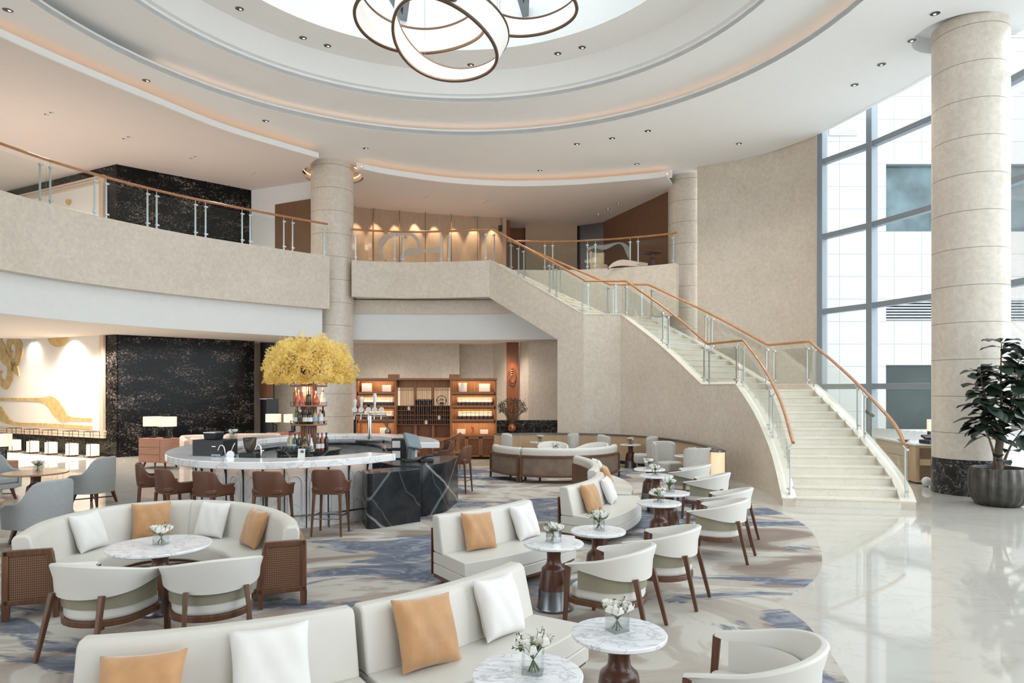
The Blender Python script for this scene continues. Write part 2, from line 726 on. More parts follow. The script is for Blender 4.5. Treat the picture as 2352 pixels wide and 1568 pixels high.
M['tea_wood'] = wood('tea_cabinet_wood', (0.22, 0.085, 0.033), (0.33, 0.145, 0.06), 0.4)
M['red_wood'] = wood('russet_panel', (0.20, 0.065, 0.025), (0.28, 0.10, 0.04), 0.4)
M['rose_wood'] = wood('rosewood_drawers', (0.33, 0.155, 0.10), (0.42, 0.215, 0.145), 0.4, (1.2, 1.2, 12))
M['panel_wood'] = wood('brown_wall_panel', (0.15, 0.075, 0.038), (0.21, 0.11, 0.06), 0.45)
M['tan_panel'] = wood('tan_wall_fabric', (0.43, 0.31, 0.215), (0.50, 0.365, 0.26), 0.7)
M['table_oak'] = wood('brown_table_top', (0.33, 0.20, 0.12), (0.42, 0.27, 0.17), 0.2, (2, 12, 2))
M['steel'] = simple('brushed_steel', (0.60, 0.61, 0.62), 0.28, 1.0, var=0.03)
M['chrome'] = simple('chrome', (0.80, 0.80, 0.81), 0.10, 1.0, var=0.01)
M['gun'] = simple('dark_steel', (0.22, 0.23, 0.25), 0.25, 1.0, var=0.05)
M['post'] = simple('satin_steel_post', (0.55, 0.57, 0.59), 0.3, 0.9, var=0.02)
M['mullion'] = simple('grey_aluminium', (0.25, 0.29, 0.33), 0.45, 0.15, var=0.02)
M['bronze'] = simple('bronze_frame', (0.13, 0.085, 0.06), 0.4, 0.6, var=0.05)
M['black'] = simple('black_plastic', (0.012, 0.012, 0.014), 0.35, var=0.1)
M['black_metal'] = simple('black_metal', (0.02, 0.02, 0.02), 0.4, 0.3, var=0.1)
M['screen'] = simple('blue_grey_screen_back', (0.16, 0.20, 0.23), 0.35, var=0.05)
M['paper'] = simple('white_paper', (0.75, 0.74, 0.72), 0.8, var=0.03)
M['shade'] = emit('lit_lampshade', (1.0, 0.72, 0.45), 0.34, (0.8, 0.75, 0.66))
M['lantern'] = emit('lit_lantern_paper', (1.0, 0.78, 0.45), 0.42, (0.8, 0.75, 0.6))
M['led'] = emit('warm_led_strip', (1.0, 0.62, 0.33), 34.0)
M['led_cove'] = emit('cove_led', (1.0, 0.62, 0.36), 1.3)
M['led_soft'] = emit('cove_led_soft', (1.0, 0.74, 0.56), 1.5)
M['shade_ribbon'] = emit('lit_ribbon_shade', (1.0, 0.93, 0.87), 0.12, (0.74, 0.73, 0.72))
M['led_line'] = emit('ribbon_led', (1.0, 0.86, 0.70), 3.0)
M['rail_glass'] = glass('railing_glass', (0.955, 0.975, 0.965), 0.035)
M['window_glass'] = glass('window_glass', (0.95, 0.98, 0.98), 0.03)
M['vase_glass'] = glass('vase_glass', (0.975, 0.985, 0.98), 0.05)
M['clear_glass'] = glass('tumbler_glass', (0.86, 0.89, 0.90), 0.14)
M['etch'] = glass('etched_glass', (0.80, 0.76, 0.72), 0.02, 0.3)
M['cream'] = simple('cream_board', (0.80, 0.66, 0.46), 0.8, var=0.04)
M['petal'] = simple('white_petal', (0.84, 0.83, 0.78), 0.7, var=0.04, vscale=30)
M['leaf'] = simple('sprig_green', (0.085, 0.125, 0.050), 0.6, var=0.35, vscale=30)
M['fig_leaf'] = simple('fig_leaf_green', (0.020, 0.034, 0.022), 0.35, var=0.5, vscale=5)
M['bark'] = simple('grey_brown_bark', (0.16, 0.115, 0.085), 0.9, var=0.25, vscale=20)
M['soil'] = simple('dark_soil', (0.05, 0.04, 0.03), 0.95)
M['blossom'] = simple('yellow_blossom', (1.0, 0.77, 0.33), 0.75, var=0.16, vscale=9)
M['bush'] = simple('olive_bush_leaf', (0.035, 0.042, 0.022), 0.7, var=0.3)
M['pot'] = simple('dark_fluted_metal', (0.085, 0.080, 0.072), 0.32, 0.75, var=0.3, vscale=7)
M['plaster_relief'] = simple('white_relief_plaster', (0.80, 0.77, 0.73), 0.8, var=0.03, vscale=14, bump=0.6, bscale=9)
M['gold_leaf'] = simple('gold_leaf', (0.60, 0.43, 0.19), 0.5, 0.1, var=0.22, vscale=6)
M['frame_tan'] = simple('pale_gold_frame', (0.66, 0.52, 0.40), 0.5, var=0.05)
M['copper'] = simple('copper_relief', (0.50, 0.20, 0.10), 0.3, 0.8, var=0.1)
M['facade_glass'] = simple('dark_facade_glass', (0.085, 0.13, 0.145), 0.2, var=0.5, vscale=0.6)
M['facade_green'] = simple('dark_green_glass', (0.022, 0.036, 0.032), 0.2, var=0.3, vscale=0.5)
M['louver'] = simple('grey_louver', (0.42, 0.44, 0.46), 0.5, 0.2)
M['downlight_dark'] = simple('downlight_baffle', (0.05, 0.05, 0.05), 0.3, 0.5)
M['water_dark'] = simple('tea_leaves', (0.035, 0.025, 0.018), 0.6, var=0.5, vscale=40)

bt = M['blossom'].node_tree
_tl = bt.nodes.new('ShaderNodeBsdfTranslucent')
_tl.inputs['Color'].default_value = (1.0, 0.80, 0.30, 1)
_mx = bt.nodes.new('ShaderNodeMixShader')
_mx.inputs[0].default_value = 0.45
bt.links.new(bt.nodes['Principled BSDF'].outputs[0], _mx.inputs[1])
bt.links.new(_tl.outputs[0], _mx.inputs[2])
bt.links.new(_mx.outputs[0], bt.nodes['Material Output'].inputs['Surface'])


def facade_mat():
    m, t, b = nt('white_tile_facade')
    tc = N(t, 'ShaderNodeTexCoord')
    sp = N(t, 'ShaderNodeSeparateXYZ')
    t.links.new(tc.outputs['Object'], sp.inputs[0])
    cb = N(t, 'ShaderNodeCombineXYZ')
    t.links.new(sp.outputs['X'], cb.inputs['X'])
    t.links.new(sp.outputs['Z'], cb.inputs['Y'])
    br = N(t, 'ShaderNodeTexBrick')
    br.offset = 0.0
    br.inputs['Scale'].default_value = 1.0
    br.inputs['Brick Width'].default_value = 1.36
    br.inputs['Row Height'].default_value = 1.12
    br.inputs['Mortar Size'].default_value = 0.012
    br.inputs['Color1'].default_value = (0.50, 0.485, 0.47, 1)
    br.inputs['Color2'].default_value = (0.48, 0.465, 0.45, 1)
    br.inputs['Mortar'].default_value = (0.24, 0.26, 0.28, 1)
    t.links.new(cb.outputs[0], br.inputs['Vector'])
    t.links.new(br.outputs['Color'], b.inputs['Base Color'])
    b.inputs['Roughness'].default_value = 0.5
    return m


M['facade'] = facade_mat()


def cane_mat():
    m, t, b = nt('woven_cane')
    tc = N(t, 'ShaderNodeTexCoord')
    sp = N(t, 'ShaderNodeSeparateXYZ')
    t.links.new(tc.outputs['Object'], sp.inputs[0])
    h = math_(t, 'ADD', sp.outputs['X'], sp.outputs['Y'])
    hole = None
    for c_ in (h, sp.outputs['Z']):
        s = math_(t, 'SINE', math_(t, 'MULTIPLY', c_, 2 * pi / 0.022))
        hole = s if hole is None else math_(t, 'MINIMUM', hole, s)
    k = math_(t, 'GREATER_THAN', hole, -0.15)
    c = mix(t, k, (0.20, 0.095, 0.05), (0.025, 0.014, 0.010))
    t.links.new(c, b.inputs['Base Color'])
    b.inputs['Roughness'].default_value = 0.5
    return m


M['cane'] = cane_mat()


def slat_mat(name, dark, light, pitch):
    m, t, b = nt(name)
    tc = N(t, 'ShaderNodeTexCoord')
    sp = N(t, 'ShaderNodeSeparateXYZ')
    t.links.new(tc.outputs['Object'], sp.inputs[0])
    s = math_(t, 'FRACT', math_(t, 'DIVIDE', sp.outputs['X'], pitch))
    k = math_(t, 'GREATER_THAN', s, 0.42)
    t.links.new(mix(t, k, dark, light), b.inputs['Base Color'])
    b.inputs['Roughness'].default_value = 0.5
    return m


M['slats'] = slat_mat('slatted_back', (0.10, 0.035, 0.014), (0.52, 0.33, 0.17), 0.048)
# ================================================================ SETTING
ZC, ZG, ZF, ZL = 9.9, 9.55, 6.45, 4.0        # hall ceiling, gallery ceiling, gallery floor, lobby ceiling
ZFAS = 6.55                                  # top of the balcony parapet
COL_L, COL_R, COL_B, RC = (-6.16, 23.40), (9.81, 14.62), (6.42, 24.9), 0.71

# floor
fo = [(-34, -6), (12.2, -6), (12.2, 12), (11.3, 14), (10.95, 16.5), (10.1, 19.3), (9.5, 21), (9.5, 33), (-34, 33)]
struct(flat_fill('floor', fo, [], -0.15, M['floor'], 0.15))
mb = MB().box((30, 22, -0.15), (60, 70, 0.14))
o = mb.build('ground_outside', simple('pale_paving', (0.82, 0.83, 0.84), 0.8))
struct(o)

# carpet lying on the floor: two overlapping rounds
c1 = (-2.45, 12.35)
r1 = (P(1888, 1290, 0) - Vector((c1[0], c1[1], 0))).length
car = [(-11.0, 4.0), (-8.0, 2.0), (-2.0, 1.3), (1.2, 1.6)]
pts2 = [P(1950, 1568, 0), P(1900, 1490, 0), P(1850, 1432, 0), P(1785, 1385, 0)]
car += [(2.1, 2.6)] + [(p.x, p.y) for p in pts2]
pts1 = catmull([P(1785, 1385, 0), P(1840, 1353, 0), P(1876, 1325, 0), P(1888, 1290, 0), P(1880, 1248, 0), P(1852, 1210, 0), P(1800, 1181, 0), P(1735, 1158, 0)], 6)
car += [(p.x, p.y) for p in pts1[1:]]
car += [(4.55, 14.6), (4.3, 16.6), (3.6, 18.2), (1.8, 19.3), (-0.6, 19.7), (-3.0, 19.2), (-4.5, 18.0), (-5.4, 17.0), (-6.2, 15.2), (-6.6, 13.4), (-7.2, 12.2), (-8.6, 10.6), (-10.4, 8.2)]
cp = flat_fill('carpet', car, [], 0.0, M['carpet'], 0.012)
tag(cp, 'beige carpet with slate blue cloud shapes spreading under the lounge furniture', 'carpet')
rg = MB().prism([P(u, v, 0)[:2] for u, v in ((-120, 1062), (30, 1074), (210, 1054), (-60, 1034))], 0.0, 0.012).build('rug', M['rug'])
tag(rg, 'pale rug with faint grey streaks in front of the paper lanterns', 'rug')

# hall ceiling with stepped round opening
cc = (-1.3, 12.35)
rA, rB, rD, rC_ = 8.33, 6.78, 6.46, 5.3
E_px = [(1540, 393), (1619, 380), (1700, 365), (1772, 348), (1876, 310), (1940, 279), (2017, 238), (2080, 206), (2139, 172)]
E_pts = [P(u, v, ZC) for u, v in E_px]
E_pts = [E_pts[0]] + catmull(E_pts[1:], 4)
outer = [(-30, -5), (10.9, -5), (11.0, 8), (11.0, 13), (10.95, 14.6), (10.75, 15.7)] + [(p.x, p.y) for p in reversed(E_pts[1:])] + [(7.4, 24.4), (7.4, 31.5), (-30, 31.5)]
cA = arc(cc, rA, 0, 360, 96)[:-1]
HALO = (COL_R[0] - 0.15, COL_R[1] + 0.15)
halo = arc(HALO, 0.88, 0, 360, 40)[:-1]
struct(flat_fill('ceiling', outer, [cA, halo], ZC, M['ceiling'], 0.12))
mb = MB()
mb.lathe([(rA, -0.006), (rA, 0.17), (rA + 0.12, 0.17), (rA + 0.12, -0.006)], (cc[0], cc[1], ZC), 96, ring=True)
struct(mb.build('trim_1', M['ceiling'], smooth=30))
flat = struct(flat_fill('ceiling', arc(cc, rA + 0.75, 0, 360, 96)[:-1], [arc(cc, rB, 0, 360, 96)[:-1]], ZC + 0.36, M['ceiling'], 0.1))
mb = MB().lathe([(rA + 0.6, 0.13), (rA + 0.6, 0.5), (rA + 0.7, 0.5), (rA + 0.7, 0.13)], (cc[0], cc[1], ZC), 96, ring=True)
struct(mb.build('trim_2', M['ceiling'], smooth=30))
mb = MB().lathe([(rB, -0.006), (rB, 0.16), (rB - 0.10, 0.18), (rB - 0.22, 0.60), (rD, 0.72), (rC_, 0.72), (rC_, 4.1), (rC_ + 0.15, 4.1), (rC_ + 0.15, 0.86),
                 (rD + 0.15, 0.86), (rB + 0.1, 0.66), (rB + 0.1, -0.006)], (cc[0], cc[1], ZC + 0.36), 96, ring=True)
struct(mb.build('ceiling', M['ceiling'], smooth=30))
mb = MB().lathe([(rA + 0.14, 0.18), (rA + 0.30, 0.18), (rA + 0.30, 0.20), (rA + 0.14, 0.20)], (cc[0], cc[1], ZC), 96, ring=True)
mb = MB().tube([(x, y, ZC + 0.13) for x, y in arc(cc, rA + 0.20, -40, 150, 60)], 0.02, 6)
struct(mb.build('trim_3', M['led_soft'], smooth=60))
# recess around the column by the windows
mb = MB().lathe([(0.885, 0.005), (0.885, 0.35), (0.94, 0.35), (0.94, 0.13)], (*HALO, ZC), 40, ring=True)
mb.lathe([(0.0, 0.36), (0.94, 0.36), (0.94, 0.40), (0.0, 0.40)], (*HALO, ZC), 40)
struct(mb.build('trim_4', M['ceiling'], smooth=30))
# edge of the hall ceiling along the window wall
mb = MB().sweep([(p.x, p.y, ZC) for p in E_pts], [(0.004, -0.006), (0.004, 0.5), (-0.12, 0.5), (-0.12, -0.006)])
struct(mb.build('trim_5', M['ceiling'], smooth=30))

# skylight bars over the opening, and its panes
mb = MB()
zt = ZC + 2.2
for (u, v), ends in {(785, 12): ((-6, 8), (-4.4, 6)), (928, 42): ((-4.6, 9), (-0.6, 9)), (1208, 36): ((-1.6, 8.6), (0.4, 8.2)), (1366, 0): ((1.0, 8), (3.2, 9))}.items():
    a = Q(u, v, cc[1] + 5.15)
    for ex, ey in ends:
        mb.bar(a, (ex, ey, zt + 0.9), 0.13, 0.22)
sk = mb.build('skylight_truss', M['mullion'])
tag(sk, 'grey steel bars spanning the round skylight above the ribbon chandelier', 'skylight frame')
sg = MB().lathe([(0.0, 0.25), (rC_ + 0.3, 0.0)], (cc[0], cc[1], ZC + 4.55), 64).build('window_1', M['window_glass'])
struct(sg)

# gallery ceiling (behind the balcony edge), with the lit cove between it and the hall ceiling
FL = [P(u, v, ZG) for u, v in [(-330, -95), (-150, 12), (0, 83), (170, 158), (340, 228), (510, 296), (640, 336), (731, 362)]]
FM = [P(u, v, ZG) for u, v in [(834, 388), (904, 402), (1040, 420), (1176, 427), (1312, 424), (1420, 416), (1500, 409), (1530, 404)]]
back = arc(COL_L, 1.0, 215, -25, 20)
outer = [(p.x, p.y) for p in catmull(FL, 5)] + back + [(p.x, p.y) for p in catmull(FM, 5)] + [(6.1, 25.3), (6.1, 31.3), (-30, 31.3), (-30, 10.5)]
struct(flat_fill('ceiling', outer, [], ZG, M['gypsum'], 0.08))
for k, path in enumerate((FL, FM)):
    pth = [(p.x, p.y, ZG) for p in catmull(path, 5)]
    o = MB().sweep(pth, [(-0.03, -0.012), (-0.03, 0.15), (0.02, 0.15), (0.02, 0.09), (0.02, -0.012)]).build('trim_%d' % (6 + k), M['ceiling'], smooth=30)
    struct(o)
    o = MB().sweep(pth, [(0.50, 0.08), (0.50, 0.36), (0.56, 0.36), (0.56, 0.08)]).build('trim_%d' % (8 + k), M['ceiling'], smooth=30)
    struct(o)
    o = MB().sweep([(p[0], p[1], ZG + 0.10) for p in pth], [(0.12, 0), (0.12, 0.02), (0.16, 0.02), (0.16, 0)]).build('trim_%d' % (10 + k), M['led_cove'])
    struct(o)
mb = MB().sweep([(x, y, ZG) for x, y in arc(COL_L, 1.0, 165, 15, 30)], [(0, 0.0), (0, 0.34), (0.04, 0.34), (0.04, 0.0)])
struct(mb.build('trim_12', M['gypsum'], smooth=30))
struct(MB().tube([(x, y, ZG + .14) for x, y in arc(COL_L, 0.94, 215, -25, 40)], 0.015, 6).build('trim_22', M['led_cove'], smooth=60))

# balcony edges
BL = [P(u, v, ZFAS) for u, v in [(-330, 330), (-160, 386), (0, 436), (150, 478), (300, 512), (450, 541), (600, 565), (700, 580), (757, 588)]]
BM = [P(u, v, ZFAS) for u, v in [(808, 597), (860, 600), (930, 602), (1020, 601), (1124, 598)]]
BR = [P(u, v, ZFAS) for u, v in [(1165, 619), (1262, 620), (1330, 619), (1400, 616), (1500, 609), (1553, 604)]]
T_L, T_R = BM[-1], BR[0]


def flatpath(pp, dx=0.0):
    return [(p.x, p.y, 0) for p in pp]


def wallpath(path, o0, o1, z0, z1):
    return MB().sweep(flatpath(path), [(o0, z0), (o0, z1), (o1, z1), (o1, z0)])


struct(wallpath(catmull(BL, 6), 0, 0.28, 4.83, ZFAS).build('wall_balcony_left', M['stone'], smooth=30))
struct(wallpath(catmull(BM, 6), 0, 0.28, 5.33, ZFAS).build('wall_balcony_middle', M['stone'], smooth=30))
struct(wallpath(catmull(BR, 6), 0, 0.28, 4.75, ZFAS).build('wall_balcony_right', M['stone'], smooth=30))
# white bulkheads under the balcony edges
struct(wallpath(catmull(BL, 6)[:-1], 0.25, 0.45, 3.9, 4.83).build('wall_bulkhead_left', M['white'], smooth=30))
bmid = [(-5.95, 23.72), (-3.5, 23.9), (-1.0, 23.85), (1.7, 23.5)]
struct(MB().sweep(bmid, [(0, 4.86), (0, 5.33), (0.4, 5.33), (0.4, 4.86)]).build('wall_beam_middle', M['stone'], smooth=30))
struct(MB().sweep(bmid, [(0.06, 3.95), (0.06, 4.86), (0.3, 4.86), (0.3, 3.95)]).build('wall_bulkhead_middle', M['white'], smooth=30))
struct(flat_fill('ceiling', [(p.x, p.y + 0.05) for p in BM] + [(1.7, 23.6), (-5.4, 23.8)], [], 5.37, M['ceiling'], 0.05))

def offs(path, d):
    out = []
    for i, p in enumerate(path):
        a = path[max(0, i - 1)]
        b = path[min(len(path) - 1, i + 1)]
        t = (b - a).normalized()
        out.append(p + Vector((-t.y, t.x, 0)) * d)
    return out


# gallery floor and lobby ceiling as one slab
KX = Vector((-12.9, 22.25, 0))                     # outer corner of the black marble block
MD = Vector((3.35, 2.95, 0)).normalized()          # its long face
MU = Vector((-1.91, 1.0, 0)).normalized()          # its left face with the relief
KE = KX + MD * 4.5
def offp(pp, d):
    return [(p.x, p.y) for p in offs(catmull([Vector((q.x, q.y, 0)) for q in pp], 6), d)]


slab = offp(BL[1:], 0.15)[:-1] + [(-6.5, 23.2), (-5.6, 23.5)] + offp(BM, 0.15)[1:] + offp(BR, 0.15)[:-1] + \
    [(5.75, 24.3), (6.1, 24.9), (6.1, 31.3), (-8.2, 31.3), (-10.6, 26.5), (KE.x + .02, KE.y - .05), (KX.x, KX.y - .06)]
KM = KX + MU * 4.4
slab += [(KM.x, KM.y - .06), (-22.5, 22.0)]
struct(flat_fill('floor', slab, [], ZF - 0.45, M['gypsum'], 0.45))
low = offp(BL[1:], 0.36)[:-2] + [(-5.5, 23.9), (-3.5, 24.05), (-1.0, 24.0), (1.7, 23.7), (2.2, 25.5), (2.2, 28.5), (-9.2, 28.5), (-12.0, 27.5), (-11.5, 25.0), (KE.x + .02, KE.y - .05), (KX.x, KX.y - .06), (KM.x, KM.y - .06), (-22.5, 22.0)]
struct(flat_fill('ceiling', low, [], ZL, M['gypsum'], 0.08))

# columns
def column(name, c, label, base=None, z1=ZC):
    t = thing(name, label, 'column', (c[0], c[1], 0))
    z0 = base or 0.0
    MB().lathe([(RC, z0), (RC, z1 + 0.05)], (0, 0, 0), 64).build('shaft', M['stone_col'], t, smooth=30)
    if base:
        MB().lathe([(RC + 0.012, 0.0), (RC + 0.012, base)], (0, 0, 0), 64).build('column_base', M['base_marble'], t, smooth=30)
    return t


column('column', COL_L, 'round limestone column rising behind the yellow blossom tree')
column('column', COL_R, 'round limestone column with black marble foot behind the potted fig tree', 0.75)
column('column', COL_B, 'round limestone column half sunk in the wall above the stairs', None, ZC + 0.4)
struct(MB().box((5.9, 25.6, 10.2), (1.4, 1.6, 0.9)).build('trim_19', M['ceiling']))

# stone wall from that column to the windows
WR = [P(u, v, ZC) for u, v in [(1600, 383), (1650, 373), (1700, 364), (1772, 347), (1830, 330), (1872, 313)]]
struct(wallpath(catmull(WR, 5), 0.06, 0.4, 0, ZC + 0.6).build('wall_right', M['stone'], smooth=30))

# window wall: posts, transoms and panes
CW = [(9.36, 20.6), (10.07, 19.1), (11.0, 16.1), (11.3, 13.0), (11.3, 9.5), (11.3, 5.5)]
ZT = [0.06, 2.3, 4.55, 6.8, 9.05, 11.2]
mull = thing('curtain_wall_frame', 'grey aluminium posts and transoms of the tall window wall', 'window frame', (0, 0, 0))
for i, p in enumerate(CW):
    a = CW[max(0, i - 1)]
    b = CW[min(len(CW) - 1, i + 1)]
    rz = atan2(b[1] - a[1], b[0] - a[0])
    MB().box((p[0], p[1], 5.65), (0.19, 0.24, 11.3), rz).build('post', M['mullion'], mull, bevel=0.01)
for i in range(len(CW) - 1):
    a, b = Vector((*CW[i], 0)), Vector((*CW[i + 1], 0))
    d = (b - a).normalized()
    for z in ZT:
        MB().bar(a + d * 0.07 + Vector((0, 0, z)), b - d * 0.07 + Vector((0, 0, z)), 0.20, 0.15).build('transom', M['mullion'], mull, bevel=0.01)
    nrm = Vector((d.y, -d.x, 0)) * -0.07
    w = MB()
    w.add([a + nrm, b + nrm, b + nrm + Vector((0, 0, 11.2)), a + nrm + Vector((0, 0, 11.2))], [(0, 1, 2, 3)])
    struct(w.build('window_%d' % (i + 2), M['window_glass']))
rod = MB().tube([Q(2318, 83, 14.5), Q(2400, 85, 15.2)], 0.035, 10)
tag(rod.build('tie_rod', M['steel'], smooth=40), 'short steel rod reaching from the right column to the window wall', 'rod')

# white tiled building outside
YB = 34.0
bld = thing('neighbour_building', 'white tiled building across the way seen through the tall windows', 'building', (0, YB, 0))


def pl(u, v):
    q = Q(u, v, YB)
    return q.x, q.z


wx0, _ = pl(2035, 400)
opn = []
for v0, v1 in ((377, 531), (690, 736), (838, 986)):
    opn.append((pl(0, v1)[1], pl(0, v0)[1]))
opn.sort()
mb = MB()
xl, xr = -6.0, 60.0
mb.box(((xl + wx0) / 2, 0.5, 10), (wx0 - xl, 1, 22))
zb = -1.0
for z0, z1 in opn:
    mb.box(((wx0 + xr) / 2, 0.5, (zb + z0) / 2), (xr - wx0, 1, z0 - zb))
    zb = z1
mb.box(((wx0 + xr) / 2, 0.5, (zb + 21) / 2), (xr - wx0, 1, 21 - zb))
mb.build('wall', M['facade'], bld)
for k, (z0, z1) in enumerate(opn):
    if k == 1:
        g = MB()
        n = 7
        for i in range(n):
            g.box(((wx0 + xr) / 2, 0.2, z0 + (i + .5) * (z1 - z0) / n), (xr - wx0, 0.3, (z1 - z0) / n * 0.45))
        g.build('louver', M['louver'], bld)
        MB().box(((wx0 + xr) / 2, 0.6, (z0 + z1) / 2), (xr - wx0, 0.1, z1 - z0)).build('louver_backing', M['gun'], bld)
    else:
        MB().box(((wx0 + xr) / 2, 0.35, (z0 + z1) / 2), (xr - wx0, 0.1, z1 - z0)).build('window', M['facade_glass' if k == 2 else 'facade_green'], bld)
x0, z0 = pl(1903, 312)
x1, z1 = pl(1968, 298)
MB().box(((x0 + x1) / 2, -0.02, (z0 + z1) / 2), (x1 - x0, 0.06, z1 - z0)).build('ledge_window', M['louver'], bld)

# black marble block with the white relief on its left face
def vwall(name, a, b, z0, z1, th, m, side=1):
    d = (b - a)
    L = d.length
    rz = atan2(d.y, d.x)
    c = (a + b) / 2 + Vector((-sin(rz), cos(rz), 0)) * (th / 2 * side)
    return struct(MB().box((c.x, c.y, (z0 + z1) / 2), (L, th, z1 - z0), rz).build(name, m))


vwall('wall_marble_front', KX, KE, 0, ZG, 0.3, M['black_marble'])
KF = KX + MU * 14
vwall('wall_marble_left', KF, KX - MU * 0.02, 0, ZG, 0.3, M['black_marble'])

rel = thing('wall_relief', 'white plaster wall relief with gold scrolls and bands in a pale frame', 'wall art', KX, atan2(-MU.y, -MU.x))
# local x runs along the face towards the corner (0 at the corner, negative away), local y points into the wall
RX0, RX1, RZ0, RZ1 = -9.0, -0.56, 0.62, 9.25
MB().box(((RX0 + RX1) / 2, -0.03, (RZ0 + RZ1) / 2), (RX1 - RX0, 0.06, RZ1 - RZ0)).build('relief_field', M['plaster_relief'], rel)
for k in range(3):
    d = 0.02 + 0.09 * k
    fr = MB()
    fr.box(((RX0 + RX1) / 2, -0.06 + 0.012 * k, RZ0 + d), (RX1 - RX0 + .1, 0.10, 0.07))
    fr.box(((RX0 + RX1) / 2, -0.06 + 0.012 * k, RZ1 - d), (RX1 - RX0 + .1, 0.10, 0.07))
    fr.box((RX1 - d, -0.06 + 0.012 * k, (RZ0 + RZ1) / 2), (0.07, 0.10, RZ1 - RZ0))
    fr.build('frame', M['frame_tan'], rel, bevel=0.012)


def rp(u, v):
    """pixel -> local (x, z) on the relief face"""
    a = (u - CX) / F
    # KX + MU*t, x = a*y
    t = (a * KX.y - KX.x) / (MU.x - a * MU.y)
    p = KX + MU * t
    return -t, H + (HY - v) / F * p.y


def gold_band(pxs, w, n=8, name='gold_band'):
    pts = catmull([Vector((*rp(u, v), 0)) for u, v in pxs], n)
    mb = MB()
    ws = w if isinstance(w, list) else [w] * len(pxs)
    wv = [x for x in catmull([Vector((q, 0, 0)) for q in ws], n)]
    vs_, fs = [], []
    for i, p in enumerate(pts):
        a = pts[max(0, i - 1)]
        b = pts[min(len(pts) - 1, i + 1)]
        d = (b - a).normalized()
        nn = Vector((-d.y, d.x, 0)) * (wv[i].x / 2)
        for q, y in ((p + nn, -0.10), (p - nn, -0.10), (p - nn, -0.05), (p + nn, -0.05)):
            vs_.append((q.x, y, q.y))
    for i in range(len(pts) - 1):
        for k in range(4):
            l = (k + 1) % 4
            fs.append((i * 4 + k, i * 4 + l, (i + 1) * 4 + l, (i + 1) * 4 + k))
    fs += [(3, 2, 1, 0), tuple((len(pts) - 1) * 4 + k for k in range(4))]
    mb.add(vs_, fs)
    return mb.build(name, M['gold_leaf'], rel)


gold_band([(-60, 917), (0, 917), (60, 917), (100, 918), (122, 924), (136, 938), (150, 953), (165, 960), (190, 962), (217, 963)], [.11, .11, .11, .16, .46, .60, .46, .16, .10, .10])
gold_band([(-40, 945), (0, 946), (12, 955), (28, 968), (50, 973), (110, 975), (170, 979), (217, 982)], [.5, .5, .42, .2, .11, .11, .11, .11])
gold_band([(-6, 752), (2, 790), (16, 818), (28, 835), (30, 860), (20, 884), (8, 876), (5, 860), (11, 852)], [.5, .6, .55, .4, .42, .3, .24, .18, .05], 10, 'gold_scroll')
gold_band([(32, 838), (45, 826), (50, 800), (42, 782), (30, 782), (24, 800), (30, 814), (34, 806)], [.2, .4, .46, .36, .32, .3, .2, .05], 10, 'gold_scroll')
gold_band([(36, 838), (44, 852), (50, 864)], [.42, .26, .03], 6, 'gold_scroll')
gold_band([(116, 766), (126, 780), (140, 784), (156, 778), (164, 766)], [.2, .34, .38, .3, .14], 8, 'gold_scroll')
gold_band([(50, 764), (66, 769), (80, 769), (92, 764)], [.1, .2, .2, .1], 8, 'gold_scroll')
gold_band([(158, 462), (163, 466), (168, 462)], [.1, .2, .1], 6, 'gold_scroll')

# gallery back walls
tp = [P(u, v, ZG) for u, v in [(700, 462), (815, 475), (900, 483), (985, 490), (1070, 496), (1157, 500)]]
struct(wallpath(catmull(tp, 5), 0, 0.2, ZF, ZG).build('wall_gallery_back', M['tan_panel'], smooth=30))
seam = MB()
for u in (858, 918, 977, 1037, 1097):
    v = 475 + (u - 815) * 0.073
    q = P(u, v, ZG)
    seam.box((q.x, q.y - 0.01, (ZF + ZG) / 2), (0.025, 0.03, ZG - ZF))
struct(seam.build('trim_13', M['panel_wood']))
for u, v in [(820, 473), (865, 478), (910, 482), (955, 487), (1000, 490), (1044, 493), (1089, 496), (1132, 498)]:
    q = P(u, v, ZG)
    lamp('wall_washer', 'SPOT', (q.x, q.y - 0.28, ZG - 0.05), 95, WARM, 0.03, (radians(14), 0, 0), spot=46, blend=0.6)
# dim recess and timber wall right of it
rec_ = [Vector((-0.1, 29.6, 0)), Vector((-0.1, 31.0, 0)), Vector((0.7, 31.0, 0))]
struct(wallpath(rec_, 0.0, 0.2, ZF, ZG).build('wall_gallery_recess', M['red_wood']))
struct(wallpath([Vector((0.6, 30.4, 0)), Vector((2.9, 30.4, 0))], 0.0, 0.2, ZF, ZG).build('wall_gallery_far', M['tan_panel']))
struct(wallpath([Vector((2.9, 30.6, 0)), Vector((4.1, 29.9, 0))], 0.0, 0.05, ZF, ZG).build('door_1', M['gun']))
struct(wallpath([Vector((4.0, 29.9, 0)), Vector((5.95, 24.9, 0))], 0.0, 0.2, ZF, ZG).build('wall_gallery_timber', M['panel_wood']))
# return wall with a timber door left of the column
wl = [Vector((KE.x - .2, KE.y - .02, 0)), Vector((-7.9, 24.4, 0)), Vector((-6.9, 24.0, 0))]
struct(wallpath(wl, 0, 0.2, ZF, ZG).build('wall_gallery_return', M['white'], smooth=30))
struct(wallpath([Vector((-8.55, 24.75, 0)), Vector((-7.0, 23.98, 0))], -0.06, 0.02, ZF, ZF + 2.45).build('door_2', M['panel_wood']))

